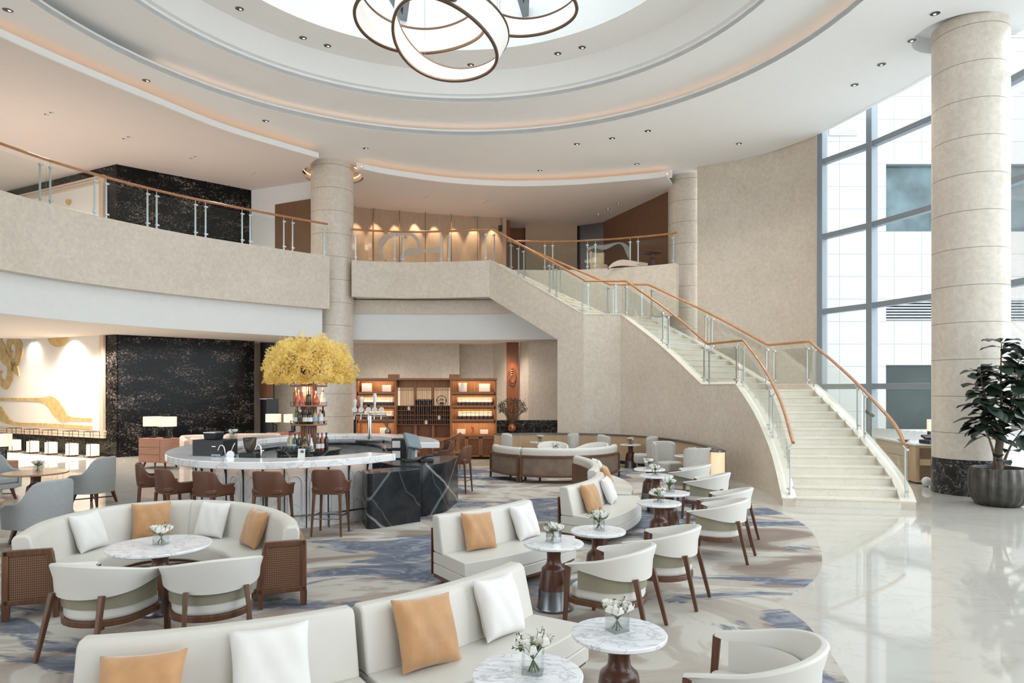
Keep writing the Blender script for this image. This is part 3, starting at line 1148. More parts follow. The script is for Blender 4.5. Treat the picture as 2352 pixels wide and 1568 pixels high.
# lobby back walls
struct(vwall('wall_back_left', Vector((-12.5, 26.6, 0)), Vector((-2.1, 26.6, 0)), 0, ZL, 0.2, M['stone']))
vwall('wall_back_middle', Vector((-2.1, 27.2, 0)), Vector((-0.72, 27.2, 0)), 0, ZL, 0.2, M['stone'])
vwall('wall_back_angle', Vector((-0.75, 27.2, 0)), Vector((-0.2, 26.0, 0)), 0, ZL, 0.1, M['stone'])
vwall('wall_back_strip', Vector((0.30, 25.9, 0)), Vector((0.66, 25.0, 0)), 0, ZL, 0.1, M['stone'])
vwall('wall_back_right', Vector((0.60, 25.0, 0)), Vector((1.62, 24.4, 0)), 0, ZL, 0.2, M['stone'])
struct(MB().box((1.72, 24.2, 2), (0.10, 0.3, 4.0)).build('trim_14', M['black']))
struct(MB().box((-9.28, 25.9, 2.0), (0.5, 0.1, 4.0)).build('door_3', M['black']))
struct(MB().box((-9.28, 25.84, 2.55), (0.5, 0.06, 1.3)).build('trim_15', M['red_wood']))
struct(MB().box((-9.28, 25.80, 1.86), (0.5, 0.06, 0.05)).build('trim_16', M['white']))
struct(MB().box((-7.05, 26.55, 2.0), (0.10, 0.1, 4.0)).build('trim_17', M['black']))
struct(MB().box((-6.6, 26.55, 0.75), (2.6, 0.12, 1.5)).build('trim_18', M['black']))
pn = thing('relief_panel', 'tall russet timber panel carved with a round copper knot beside the tea cabinet', 'wall panel', (0.0, 25.9, 0))
MB().box((0.02, 0, 2.02), (0.46, 0.12, 3.95)).build('panel', M['red_wood'], pn)
kn = MB()
zz = H + (HY - 865) / F * 25.8
for rr, ph in ((0.32, 0), (0.24, 1.0), (0.16, 2.2), (0.08, 0.5)):
    kn.tube([(rr * 0.42 * cos(a + 0.25 * sin(3 * a + ph)), -0.09, zz + rr * sin(a)) for a in [2 * pi * i / 30 for i in range(30)]], 0.022, 6, True)
kn.build('copper_knot', M['copper'], pn, smooth=50)
lamp('panel_light', 'SPOT', (0.02, 25.45, 3.85), 60, (1, .6, .35), 0.03, (radians(14), 0, 0), spot=40)
pb = MB().box((0.55, 23.6, 0.58), (2.15, 0.5, 1.16)).build('plinth', M['base_marble'])
tag(pb, 'low black polished plinth behind the curved sofa, under the carved panel', 'plinth')

# ================================================================ STAIR
Z1, Z2, Z3 = 2.21, 4.42, ZF
CW_ = 0.24
LP = [[Vector(p).to_3d() for p in q] for q in (
    [(5.14, 12.97), (5.39, 14.2), (5.48, 15.47), (5.41, 16.5)],
    [(4.95, 17.8), (4.28, 19.57), (3.37, 21.2)],
    [(2.22, 21.2), (T_L.x, T_L.y)])]
RP = [[Vector(p).to_3d() for p in q] for q in (
    [(7.18, 12.6), (7.36, 13.2), (7.43, 14.2), (7.43, 15.4), (7.32, 16.9)],
    [(6.83, 18.3), (5.78, 20.3), (4.37, 22.05)],
    [(3.14, 22.05), (T_R.x, T_R.y + .02)])]
NR = (13, 13, 12)
ZZ = ((0, Z1), (Z1, Z2), (Z2, Z3))


stair = thing('staircase', 'curved cream marble staircase with two landings rising to the balcony', 'staircase')
Ls, Rs = [], []
for k in range(3):
    Ls.append(resample(catmull(LP[k], 10), NR[k]))
    Rs.append(resample(catmull(RP[k], 10), NR[k]))
for k in range(3):
    Li = offs(Ls[k], -CW_ + .01)
    Ri = Rs[k]
    z0, z1 = ZZ[k]
    rs = (z1 - z0) / NR[k]
    for i in range(NR[k]):
        zt_ = z0 + (i + 1) * rs
        zb_ = max(0.0, zt_ - rs - 0.4)
        mb = MB().prism([Li[i][:2], Ri[i][:2], Ri[i + 1][:2], Li[i + 1][:2]], zb_, zt_ - 0.035)
        dl = (Li[i] - Li[i + 1]).normalized() * 0.025
        dr = (Ri[i] - Ri[i + 1]).normalized() * 0.025
        mb.prism([(Li[i] + dl)[:2], (Ri[i] + dr)[:2], Ri[i + 1][:2], Li[i + 1][:2]], zt_ - 0.035, zt_)
        mb.build('step', M['step'], stair)
for k, z in ((0, Z1), (1, Z2)):
    a, b = offs(Ls[k], -CW_ + .01)[-1], offs(Ls[k + 1], -CW_ + .01)[0]
    MB().prism([a[:2], Rs[k][-1][:2], Rs[k + 1][0][:2], b[:2]], z - 0.3, z).build('landing', M['step'], stair)

CB = 0.12


def curb_line(S):
    out = []
    for k in range(3):
        z0, z1 = ZZ[k]
        n = NR[k]
        for i, p in enumerate(S[k]):
            z = z0 + (z1 - z0) * i / n + CB
            if k == 0 and i == 0:
                z = 0.13
            out.append(Vector((p.x, p.y, z)))
    return out


LC = curb_line(Ls)
RCc = curb_line(Rs)
n12 = NR[0] + NR[1] + 2
# position on the top flight where the full-height wall ends
cut = n12 + 3
PTS = LC[:n12 + 1]
q = Vector((1.466, 21.7))
tt = (q - LC[n12].xy).length / (LC[-1].xy - LC[n12].xy).length
pcut = LC[n12].lerp(LC[-1], tt)
low_ = LC[:n12 + 1] + [pcut]


def stringer(path, bots, side, name, m, capm=None):
    """wall under a curb line; side -1 keeps the body to the right of the path"""
    secs = []
    for p, zb in zip(path, bots):
        secs.append([(0, zb), (0, p.z), (side * CW_, p.z), (side * CW_, zb)])
    return MB().sweep([(p.x, p.y, 0) for p in path], secs).build(name, m, stair, smooth=30)


stringer(low_, [0.0] * len(low_), -1, 'stair_wall', M['stone'])
up = [pcut, LC[-1]]
stringer(up, [p.z - 1.27 for p in up], -1, 'stringer', M['stone'])
rlow = RCc[:n12 + 1]
stringer(rlow, [0.0] * len(rlow), 1, 'stair_wall', M['stone']) if False else None
secs = [[(0, 0.0), (0, p.z), (-CW_, p.z), (-CW_, 0.0)] for p in rlow]
MB().sweep([(p.x, p.y, 0) for p in rlow], secs).build('stair_wall', M['stone'], stair, smooth=30)
rup = [RCc[n12], RCc[-1]]
secs = [[(0, p.z - 1.0), (0, p.z), (-CW_, p.z), (-CW_, p.z - 1.0)] for p in rup]
MB().sweep([(p.x, p.y, 0) for p in rup], secs).build('stringer', M['stone'], stair)
# pale capping on both curbs
for path in (LC, RCc):
    sec = [(0.012, 0.0), (0.012, 0.022), (-CW_ - .012, 0.022), (-CW_ - .012, 0.0)]
    MB().sweep([(p.x, p.y, p.z) for p in path], sec).build('curb_cap', M['step'], stair, smooth=30)
# sloping underside of the top flight
a, b = offs([pcut, LC[-1]], -0.02), [Rs[2][3], Rs[2][-1]]
MB().add([(a[0].x, a[0].y, pcut.z - 1.25), (a[1].x, a[1].y, LC[-1].z - 1.25), (b[1].x, b[1].y, LC[-1].z - 1.25), (b[0].x, b[0].y, pcut.z - 1.25),
          (a[0].x, a[0].y, pcut.z - .8), (a[1].x, a[1].y, LC[-1].z - .8), (b[1].x, b[1].y, LC[-1].z - .8), (b[0].x, b[0].y, pcut.z - .8)],
         [(0, 1, 2, 3), (7, 6, 5, 4), (0, 4, 5, 1), (1, 5, 6, 2), (2, 6, 7, 3), (3, 7, 4, 0)]).build('underside', M['ceiling'], stair)


# ---------------------------------------------------------------- glass railings
def railing(name, label, path, panels, off=0.0, rail_h=1.07, side=1, handrail_off=0.07, rail_ext=None, dark=0):
    """path: points on top of the curb; panels: list of (start, end) as shares of the path length, or a count"""
    t = thing(name, label, 'railing')
    path = [Vector(p) for p in path]
    dense = resample(path, 260)
    if isinstance(panels, int):
        panels = [(i / panels, (i + 1) / panels) for i in range(panels)]
    L = sum((dense[i + 1] - dense[i]).length for i in range(260))
    g = 0.02 / L
    ctr = offs([Vector((p.x, p.y, 0)) for p in dense], off)
    ctr = [Vector((c.x, c.y, p.z)) for c, p in zip(ctr, dense)]
    bends = [0] + [i for i in range(1, 260) if (ctr[i] - ctr[i - 1]).normalized().dot((ctr[min(260, i + 1)] - ctr[i]).normalized()) < 0.9995] + [260]
    for pi_, (s0, s1) in enumerate(panels):
        i0, i1 = int(round((s0 + g) * 260)), int(round((s1 - g) * 260))
        seg_ = ctr[i0:i1 + 1:6]
        if seg_[-1] is not ctr[i1]:
            seg_ = seg_ + [ctr[i1]]
        sec = [(-.006, 0.07), (.006, 0.07), (.006, 0.93), (-.006, 0.93)]
        MB().sweep([tuple(p) for p in seg_], sec).build('glass_panel', M['rail_glass'], t)
        for s in (s0 + 0.14 / L, s1 - 0.14 / L):
            i = min(259, max(1, int(round(s * 260))))
            p = ctr[i]
            d = (ctr[i + 1] - ctr[i - 1])
            d.z = 0
            d.normalize()
            rz = atan2(d.y, d.x)
            nn = Vector((-d.y, d.x, 0)) * side
            mb = MB().box((p.x - nn.x * .03, p.y - nn.y * .03, p.z + 0.47), (0.045, 0.016, 0.94), rz)
            mb.box((p.x, p.y, p.z + 0.12), (0.10, 0.05, 0.035), rz)
            mb.box((p.x, p.y, p.z + 0.90), (0.10, 0.05, 0.035), rz)
            q0 = p + Vector((0, 0, 0.92)) - nn * .03
            mb.tube([q0, q0 + nn * (-handrail_off + .03) + Vector((0, 0, 0.06)), p + nn * (-handrail_off) + Vector((0, 0, rail_h - .02))], 0.010, 6)
            mb.build('post', M['post'], t)
    hp = offs([Vector((p.x, p.y, 0)) for p in dense], off - side * handrail_off)
    hp = [Vector((h.x, h.y, p.z + rail_h)) for h, p in zip(hp, dense)]
    hp = [hp[i] for i in range(0, 261) if i % 4 == 0 or i in bends]
    if rail_ext:
        hp = rail_ext(hp)
    MB().tube(hp, 0.034, 10).build('handrail', M['oak'], t, smooth=60)
    return t


railing('balcony_railing', 'glass balcony railing with oak handrail left of the front column', [(p.x, p.y, ZFAS) for p in catmull(BL[1:], 8)], 8, 0.12, side=-1, handrail_off=0.03)
railing('balcony_railing', 'glass balcony railing between the front column and the top of the stairs', [(p.x, p.y, ZFAS) for p in catmull(BM, 8)], 3, 0.12, side=-1, handrail_off=0.03)
railing('balcony_railing', 'glass balcony railing right of the stair head below the timber wall', [(p.x, p.y, ZFAS) for p in catmull(BR, 8)], 4, 0.12, side=-1, handrail_off=0.03)


def shares(S, counts):
    """panel shares along the curb line: flights split into counts, landings one panel each"""
    seg = []
    dist = 0.0
    cur = []
    pos = 0.0
    pts = []
    for k in range(3):
        pts.append([Vector((p.x, p.y, ZZ[k][0] + (ZZ[k][1] - ZZ[k][0]) * i / NR[k])) for i, p in enumerate(S[k])])
    lens = []
    for k in range(3):
        lens.append(sum((pts[k][i + 1] - pts[k][i]).length for i in range(len(pts[k]) - 1)))
        if k < 2:
            lens.append((pts[k + 1][0] - pts[k][-1]).length)
    tot = sum(lens)
    out = []
    for i, l in enumerate(lens):
        n = counts[i]
        for j in range(n):
            out.append(((pos + l * j / n) / tot, (pos + l * (j + 1) / n) / tot))
        pos += l
    return out


railing('stair_railing', 'glass and oak railing along the outer side of the stairs, facing the lounge', LC, shares(Ls, (2, 1, 2, 1, 3)), -0.12, side=1, handrail_off=0.07)
railing('stair_railing', 'glass and oak railing along the window side of the stairs', RCc, shares(Rs, (2, 1, 2, 1, 2)), -0.12, side=-1, handrail_off=0.07)

# unseen walls added behind and beside the camera to shape the hall's light
struct(MB().box((-2.0, -5.2, 4.95), (9.0, 0.3, 9.9)).build('wall_added_front', M['stone']))
struct(MB().box((-30.2, 16.0, 4.95), (0.3, 30.0, 9.9)).build('wall_added_left', M['stone']))
struct(MB().box((11.95, -2.6, 4.95), (0.3, 5.0, 9.9)).build('wall_added_right', M['stone']))
struct(MB().box((-4.0, 29.0, 3.0), (20.0, 0.2, 6.0)).build('wall_back', M['stone']))
struct(MB().box((-2.0, 31.5, 8.2), (16.5, 0.2, 3.5)).build('wall_gallery_rear', M['tan_panel']))
struct(MB().box((-2.1, 26.95, 2.0), (0.1, 0.8, 4.0)).build('trim_20', M['stone']))
struct(MB().box((-0.32, 29.45, 8.0), (0.16, 0.9, 3.1)).build('trim_21', M['tan_panel']))
# ================================================================ LOUNGE FURNITURE
def face(v):
    """turn about z that points local +Y along v"""
    return atan2(-v[0], v[1])


# ---------------------------------------------------------------- barrel armchairs
def make_armchair():
    t = thing('armchair', 'x', 'armchair')
    n = 28
    path, secs = [], []
    for i in range(n + 1):
        s = -1 + 2 * i / n                     # -1 left tip, +1 right tip, 0 middle of the back
        a = s * radians(118)
        x = 0.365 * sin(a) if abs(a) < pi / 2 else 0.365 * (1 if s > 0 else -1) * (1 - 0.06 * (abs(a) - pi / 2))
        y = -0.33 * cos(a) if abs(a) < pi / 2 else 0.30 * (abs(a) - pi / 2) / radians(28)
        path.append((x, y, 0))
        e = abs(s)
        top = 0.785 - 0.155 * e ** 1.7
        bot = 0.495 + 0.105 * e ** 2.0
        if e > 0.9:
            bot += (e - 0.9) * 0.15
        th = 0.052
        lean = 0.045 * (1 - e * 0.5)
        secs.append([(-th * .5, bot), (-th * .5 - 0.008, bot + (top - bot) * .5), (-th * .5 - lean, top - 0.012), (-th * .5 - lean + .012, top), (th * .5 - lean - .01, top), (th * .5 - lean, top - .012), (th * .5, bot)])
    # path runs left tip -> back -> right tip: the inside lies on its left
    band = MB().sweep(path, secs).build('backrest', M['leather_in'], t, smooth=70, bevel=0.006)
    seatp = [(0.32 * sin(radians(a)) * 1.0, -0.30 * cos(radians(a))) for a in range(-90, 91, 12)] + [(0.31, 0.22), (0.27, 0.30), (-0.27, 0.30), (-0.31, 0.22)]
    MB().prism(seatp, 0.300, 0.430).build('seat', M['leather_in'], t, bevel=0.035, seg=4)
    MB().prism([(x * 1.06, y * 1.05) for x, y in seatp], 0.255, 0.307).build('seat_rail', M['wood'], t, bevel=0.006)
    # inner upholstery between band and seat: olive cloth outside, leather inside
    core = [p for i, p in enumerate(path) if abs(-1 + 2 * i / n) < 0.985]
    core = [(x * 0.90, y * 0.90 if y < 0 else y * 0.97, 0) for x, y, _ in core]
    secs = []
    for i in range(len(core)):
        e = abs(-1 + 2 * i / (len(core) - 1))
        secs.append([(-.012, .40), (-.012, .60 - .01 * e), (.008, .60 - .01 * e), (.008, .40)])
    MB().sweep(core, secs).build('lumbar_cloth', M['olive'], t, smooth=60)
    secs = []
    for i in range(len(core)):
        e = abs(-1 + 2 * i / (len(core) - 1))
        k = max(.25, 1 - e ** 3)
        secs.append([(.008, .40), (.008, .61 - .01 * e), (.02, .62 - .01 * e), (.012 + .05 * k, .56), (.014 + .06 * k, .40)])
    MB().sweep(core, secs).build('inner_cushion', M['leather_in'], t, smooth=70)
    for s in (-1, 1):
        MB().bar((s * 0.27, -0.43, 0.0), (s * 0.235, -0.305, 0.53), 0.026, 0.034, (0, 1, 0), 0.040, 0.048).build('leg', M['wood'], t, bevel=0.005)
        MB().bar((s * 0.345, 0.33, 0.0), (s * 0.355, 0.285, 0.615), 0.028, 0.036, (0, 1, 0), 0.036, 0.050).build('leg', M['wood'], t, bevel=0.005)
    return t


F9 = (-.87, .49)
CH = [
    ((-3.47, 5.84), (.2, .98), 'cream barrel armchair front left, its back to us, at the large round table'),
    ((-2.62, 5.97), (-.5, .87), 'cream barrel armchair pulled up right of the first one at the large round table'),
    ((1.03, 6.27), F9, 'cream barrel armchair nearest in the row on the right, its whole back seen'),
    ((1.68, 7.13), F9, 'cream barrel armchair second in the row on the right along the carpet edge'),
    ((2.80, 8.92), F9, 'cream barrel armchair third in the row, olive cushion showing under its back'),
    ((3.20, 9.90), F9, 'cream barrel armchair fourth in the row, half hidden behind the third'),
    ((3.45, 11.70), F9, 'cream barrel armchair fifth in the row with its left arm toward us'),
    ((3.50, 13.00), F9, 'cream barrel armchair farthest in the row, near the grey chairs by the low wall'),
    ((1.49, 3.88), F9, 'cream barrel armchair in the bottom right corner cut by the frame'),
    ((1.10, 18.35), (0, -1), 'cream barrel armchair inside the far curved sofa, facing us'),
    ((2.15, 18.1), (-.7, -.7), 'cream barrel armchair at the right inside the far curved sofa'),
]
ac0 = make_armchair()
for i, (c, f, lab) in enumerate(CH):
    o = ac0 if i == 0 else dup(ac0, (0, 0, 0))
    if f == F9:
        c = (c[0] - .10, c[1] + .05)
    o.location = (c[0], c[1], 0.012)
    o.rotation_euler = (0, 0, face(f))
    o['label'] = lab
    o['group'] = 'cream barrel armchairs'


# ---------------------------------------------------------------- curved sofas
def sofa(label, path, side, depth=0.76, top=0.78, seat=0.38, style='plinth', ends=(False, False), group='curved lounge sofas'):
    """path: floor line of the back; side: +1 when the seat lies to the left of the path"""
    path = [Vector((p[0], p[1], 0)) for p in path]
    n = len(path)
    mid = path[n // 2]
    t = thing('curved_sofa', label, 'sofa', (mid.x, mid.y, 0.012), 0, group)
    loc = [p - mid for p in path]
    loc = [(p.x, p.y, 0) for p in loc]
    k = side

    def S(sec):
        return [(k * a, z) for a, z in sec]
    up = M['leather']
    if style == 'plinth':
        MB().sweep(loc, S([(0.03, seat - .02), (0.0, top - .04), (0.03, top), (0.13, top), (0.165, top - .03), (0.255, seat - .02)])).build('backrest', up, t, smooth=60, bevel=0.02, seg=3)
        MB().sweep(loc, S([(0.03, 0.235), (0.03, seat - .025), (0.25, seat - .02), (0.25, seat), (depth - .02, seat), (depth, 0.235)])).build('seat', up, t, smooth=60, bevel=0.02, seg=3)
        MB().sweep(loc, S([(0.03, 0.11), (0.03, 0.232), (depth, 0.232), (depth, 0.11)])).build('seat_base', up, t, smooth=60, bevel=0.012)
        MB().sweep(loc, S([(0.05, 0.075), (0.05, 0.11), (depth - .03, 0.11), (depth - .03, 0.075)])).build('plinth', M['wood'], t, smooth=60)
        MB().sweep(loc, S([(-0.022, 0.10), (-0.022, 0.62), (0.0, 0.62), (0.0, 0.10)])).build('back_panel', M['wood'], t, smooth=60)
        legs = [(.05, .12), (.95, .12), (.05, depth - .1), (.95, depth - .1)]
    else:
        MB().sweep(loc, S([(0.06, 0.30), (0.02, top - .05), (0.05, top), (0.15, top), (0.19, top - .04), (0.27, 0.30)])).build('backrest', up, t, smooth=60, bevel=0.025, seg=3)
        MB().sweep(loc, S([(0.06, 0.19), (0.06, 0.40), (depth - .03, 0.40), (depth, 0.37), (depth, 0.19)])).build('seat', up, t, smooth=60, bevel=0.025, seg=3)
        MB().sweep(loc, S([(-0.03, 0.60), (-0.03, 0.655), (0.04, 0.655), (0.04, 0.60)])).build('top_rail', M['wood'], t, smooth=60, bevel=0.006)
        MB().sweep(loc, S([(-0.03, 0.15), (-0.03, 0.20), (depth - .06, 0.20), (depth - .06, 0.15)])).build('bottom_rail', M['wood'], t, smooth=60, bevel=0.006)
        MB().sweep(loc, S([(0.005, 0.19), (0.005, 0.61), (0.03, 0.61), (0.03, 0.19)])).build('back_panel', M['backcloth'], t, smooth=60)
        legs = []
        npost = 3 if n > 12 else 2
        for i in range(npost):
            idx = round((n - 1) * (i / (npost - 1) * 0.96 + 0.02))
            p = Vector(loc[idx])
            d = (Vector(loc[min(n - 1, idx + 1)]) - Vector(loc[max(0, idx - 1)])).normalized()
            nn = Vector((-d.y, d.x, 0)) * k
            rz = atan2(d.y, d.x)
            q = p + nn * -0.015
            MB().box((q.x, q.y, 0.40), (0.06, 0.05, 0.46), rz).build('back_post', M['wood'], t, bevel=0.006)
            MB().box((q.x, q.y, 0.075), (0.055, 0.05, 0.15), rz, 1.15).build('leg', M['wood'], t)
        for f_ in (.12, .88):
            idx = round((n - 1) * f_)
            p = Vector(loc[idx])
            d = (Vector(loc[min(n - 1, idx + 1)]) - Vector(loc[max(0, idx - 1)])).normalized()
            q = p + Vector((-d.y, d.x, 0)) * k * (depth - .15)
            MB().box((q.x, q.y, 0.08), (0.05, 0.05, 0.16), 0).build('leg', M['wood'], t)
    for f_, o_ in legs:
        idx = round((n - 1) * f_)
        p = Vector(loc[idx])
        d = (Vector(loc[min(n - 1, idx + 1)]) - Vector(loc[max(0, idx - 1)])).normalized()
        q = p + Vector((-d.y, d.x, 0)) * k * o_
        MB().box((q.x, q.y, 0.05), (0.06, 0.06, 0.10), atan2(d.y, d.x)).build('leg', M['wood'], t)
    # woven cane end frames
    for e, on in enumerate(ends):
        if not on:
            continue
        p = Vector(loc[0 if e == 0 else -1])
        d = (Vector(loc[0]) - Vector(loc[1])) if e == 0 else (Vector(loc[-1]) - Vector(loc[-2]))
        d.normalize()
        nn = Vector((-d.y, d.x, 0)) * (k if e == 1 else -k)
        w = 0.42
        q = p + d * 0.025

        def W(a, z):
            v = q + nn * a
            return (v.x, v.y, z)
        fr = MB()
        fr.bar(W(-.01, 0.15), W(-.01, 0.665), 0.05, 0.055, tuple(nn))
        fr.bar(W(w, 0.15), W(w - .07, 0.64), 0.05, 0.055, tuple(nn))
        fr.bar(W(-.03, 0.64), W(w - .05, 0.64), 0.05, 0.055)
        fr.bar(W(-.03, 0.175), W(w + .02, 0.175), 0.05, 0.055)
        fr.build('end_frame', M['wood'], t, bevel=0.008)
        cn = MB()
        a_ = [W(.01, .19), W(w - .02, .19), W(w - .08, .62), W(.01, .62)]
        dd = d * 0.01
        cn.add([Vector(v) - dd for v in a_] + [Vector(v) + dd for v in a_], [(0, 1, 2, 3), (7, 6, 5, 4), (0, 4, 5, 1), (1, 5, 6, 2), (2, 6, 7, 3), (3, 7, 4, 0)])
        cn.build('cane_panel', M['cane'], t)
        MB().bar(W(0.0, 0.0), W(0.0, 0.16), 0.035, 0.04, tuple(nn), 0.05, 0.05).build('leg', M['wood'], t)
        MB().bar(W(w - .02, 0.0), W(w - .02, 0.16), 0.035, 0.04, tuple(nn), 0.05, 0.05).build('leg', M['wood'], t)
    return t


def arcs(c, r, a0, a1, n=14):
    return arc(c, r, a0, a1, n)


S1c, S2c, S3c, S3f = ((-3.12, 7.5), 3.6), ((-2.5, 10.3), 3.0), ((-1.58, 11.95), 3.0), ((-2.48, 13.3), 4.0)
sofa('long pale leather sofa section in the bottom left foreground with amber and white cushions', arcs(*S1c, -79.5, -55.8), -1, 0.74)
sofa('pale leather sofa section right of the foreground seam, its end beside the front marble table', arcs(*S1c, -55.2, -31), -1, 0.74)
sofa('pale leather sofa in the middle of the carpet beside the charcoal counters', arcs(*S2c, -58, -29), -1, 0.78)
sofa('pale leather sofa with bulging seat, near half of the wavy pair by the small tables', arcs(*S3c, -41, -3.5), -1, 0.78)
sofa('pale leather sofa, far half of the wavy pair with dark timber back', arcs(*S3f, -18, 19), -1, 0.78)
S0 = catmull([Vector((*p, 0)) for p in [(-4.78, 6.47), (-5.03, 7.2), (-5.0, 7.9), (-4.7, 8.43), (-4.12, 8.70), (-3.45, 8.58), (-2.82, 8.12), (-2.36, 7.5), (-2.14, 6.97)]], 6)
i_s = min(range(len(S0)), key=lambda i: abs((S0[i].x / S0[i].y) - (455 - CX) / F))
sofa('left half of the round pale sofa with woven cane end around the large table', [p[:2] for p in S0[:i_s + 1]], -1, 0.66, 0.80, style='cane', ends=(True, False))
S0b = S0[i_s:]
S0b = [S0b[0].lerp(S0b[1], 0.06)] + S0b[1:]
sofa('right half of the round pale sofa with woven cane end near the bar stools', [p[:2] for p in S0b], -1, 0.66, 0.80, style='cane', ends=(False, True))
S4c = ((1.08, 17.45), 1.62)
sofa('left piece of the far curved sofa showing its brown fabric back', arcs(*S4c, 188, 235, 8), 1, 0.62, 0.82, style='cane')
sofa('right piece of the far curved sofa showing three brown fabric back panels', arcs(*S4c, 237.6, 352, 20), 1, 0.62, 0.82, style='cane')


# ---------------------------------------------------------------- cushions
def make_cushion(m, s=0.45, th=0.15):
    n = 14
    vs_, fs = [], []
    for sd in (-1, 1):
        for i in range(n + 1):
            for j in range(n + 1):
                a, b = -1 + 2 * i / n, -1 + 2 * j / n
                pin = 1 - 0.07 * (1 - a * a) * abs(b) ** 3
                pin2 = 1 - 0.07 * (1 - b * b) * abs(a) ** 3
                h = ((1 - a ** 4) * (1 - b ** 4)) ** 0.55
                wr = 0.006 * sin(9 * a + 4 * b) * h
                vs_.append((a * s / 2 * pin2, sd * (.004 + th / 2 * h + wr), (b * s / 2 * pin) + s / 2))
    m_ = (n + 1) ** 2
    for sd in (0, 1):
        for i in range(n):
            for j in range(n):
                q = [sd * m_ + i * (n + 1) + j, sd * m_ + (i + 1) * (n + 1) + j, sd * m_ + (i + 1) * (n + 1) + j + 1, sd * m_ + i * (n + 1) + j + 1]
                fs.append(tuple(q))
    rim = [i * (n + 1) for i in range(n)] + [n * (n + 1) + j for j in range(n)] + [i * (n + 1) + n for i in range(n, 0, -1)] + [j for j in range(n, 0, -1)]
    for i in range(len(rim)):
        a, b = rim[i], rim[(i + 1) % len(rim)]
        fs.append((a, b, m_ + b, m_ + a))
    return MB().add(vs_, fs).build('cushion', m, smooth=62)


CU = {}


def cushion(kind, x, y, d, label, z=0.392, tilt=22, roll=0, s=0.96):
    """d: direction the cushion faces"""
    if kind not in CU:
        CU[kind] = make_cushion(M['gold_fabric' if kind == 'amber' else 'white_fabric'])
        o = CU[kind]
    else:
        o = CU[kind].copy()
        COL.objects.link(o)
    o.location = (x, y, z)
    # local -Y is the front
    rz = atan2(d[0], -d[1])
    o.rotation_euler = (radians(-tilt), radians(roll), rz)
    o.scale = (s, s, s)
    tag(o, label, 'cushion', kind + ' sofa cushions')
    return o


def on_arc(C, ang, r):
    (c, R) = C
    a = radians(ang)
    return c[0] + (R + r) * cos(a), c[1] + (R + r) * sin(a), (cos(a), sin(a))


def cush_arc(kind, C, ang, label, r=0.37, **kw):
    x, y, d = on_arc(C, ang, r)
    cushion(kind, x, y, d, label, **kw)


cush_arc('amber', S1c, -73.8, 'amber velvet cushion at the bottom left of the foreground sofa, cut by the frame', s=0.98, tilt=38, r=.52)
cush_arc('white', S1c, -64, 'white woven cushion left of the seam on the foreground sofa', s=1.0, tilt=26, r=.42)
cush_arc('amber', S1c, -49.5, 'large amber velvet cushion right of the seam on the foreground sofa', s=1.03, roll=4, tilt=26, r=.42)
cush_arc('white', S1c, -39.0, 'white woven cushion near the right end of the foreground sofa', s=.98, roll=4)
cush_arc('amber', S2c, -50, 'amber cushion on the sofa beside the charcoal counters', roll=4)
cush_arc('white', S2c, -36, 'white cushion on the sofa beside the charcoal counters')
cush_arc('amber', S3c, -33, 'amber cushion on the near half of the wavy sofa', roll=3)
cush_arc('white', S3c, -17.5, 'white cushion on the near half of the wavy sofa')
cush_arc('amber', S3f, -9, 'amber cushion on the far half of the wavy sofa')
cush_arc('white', S3f, 8, 'white cushion behind the amber one on the far half of the wavy sofa')
T0 = P(368, 1253, 0.66)
for (u, v), kind, lab, f_ in (((145, 1243), 'white', 'white cushion at the cane end on the left of the round sofa', .28), ((342, 1196), 'amber', 'amber cushion behind the flowers on the round sofa', .20),
                              ((532, 1198), 'white', 'white cushion right of the seam on the round sofa', .20), ((640, 1222), 'amber', 'amber cushion at the right cane end of the round sofa', .30)):
    p = P(u, v, 0.6)
    k = min(range(1, len(S0) - 1), key=lambda i: abs(S0[i].x / S0[i].y - p.x / p.y) + (0 if S0[i].y > 6.9 else .3))
    dd = (S0[k + 1] - S0[k - 1]).normalized()
    nn = Vector((dd.y, -dd.x, 0))
    q = S0[k] + nn * 0.38
    cushion(kind, q.x, q.y, (nn.x, nn.y), lab, z=0.415, tilt=20)


# ---------------------------------------------------------------- pedestal tables
def make_table(d=0.60, h=0.66, steel=True, top='tabletop', fat=1.0):
    t = thing('pedestal_table', 'x', 'table')
    r = d / 2
    MB().lathe([(0, h - .032), (r - .012, h - .032), (r, h - .024), (r, h - .006), (r - .006, h), (0, h)], (0, 0, 0), 64).build('tabletop', M[top], t, smooth=40)
    f_ = fat
    prof = [(0.0, h - .034), (.11 * f_, h - .034), (.085 * f_, h - .05), (.072 * f_, h - .08), (.068 * f_, h - .16), (.074 * f_, h - .205), (.095 * f_, h - .232), (.118 * f_, h - .25), (.124 * f_, h - .268), (.150 * f_, 0.20), (0.0, 0.20)]
    MB().lathe(prof, (0, 0, 0), 40).build('pedestal', M['wood_dark'], t, smooth=45)
    MB().lathe([(0.0, 0.20), (.150 * f_, 0.20), (.166 * f_, 0.03), (.172 * f_, 0.014), (.20 * f_, 0.010), (.20 * f_, 0.0), (0.0, 0.0)], (0, 0, 0), 40).build('metal_foot', M['gun' if steel else 'wood_dark'], t, smooth=35)
    return t


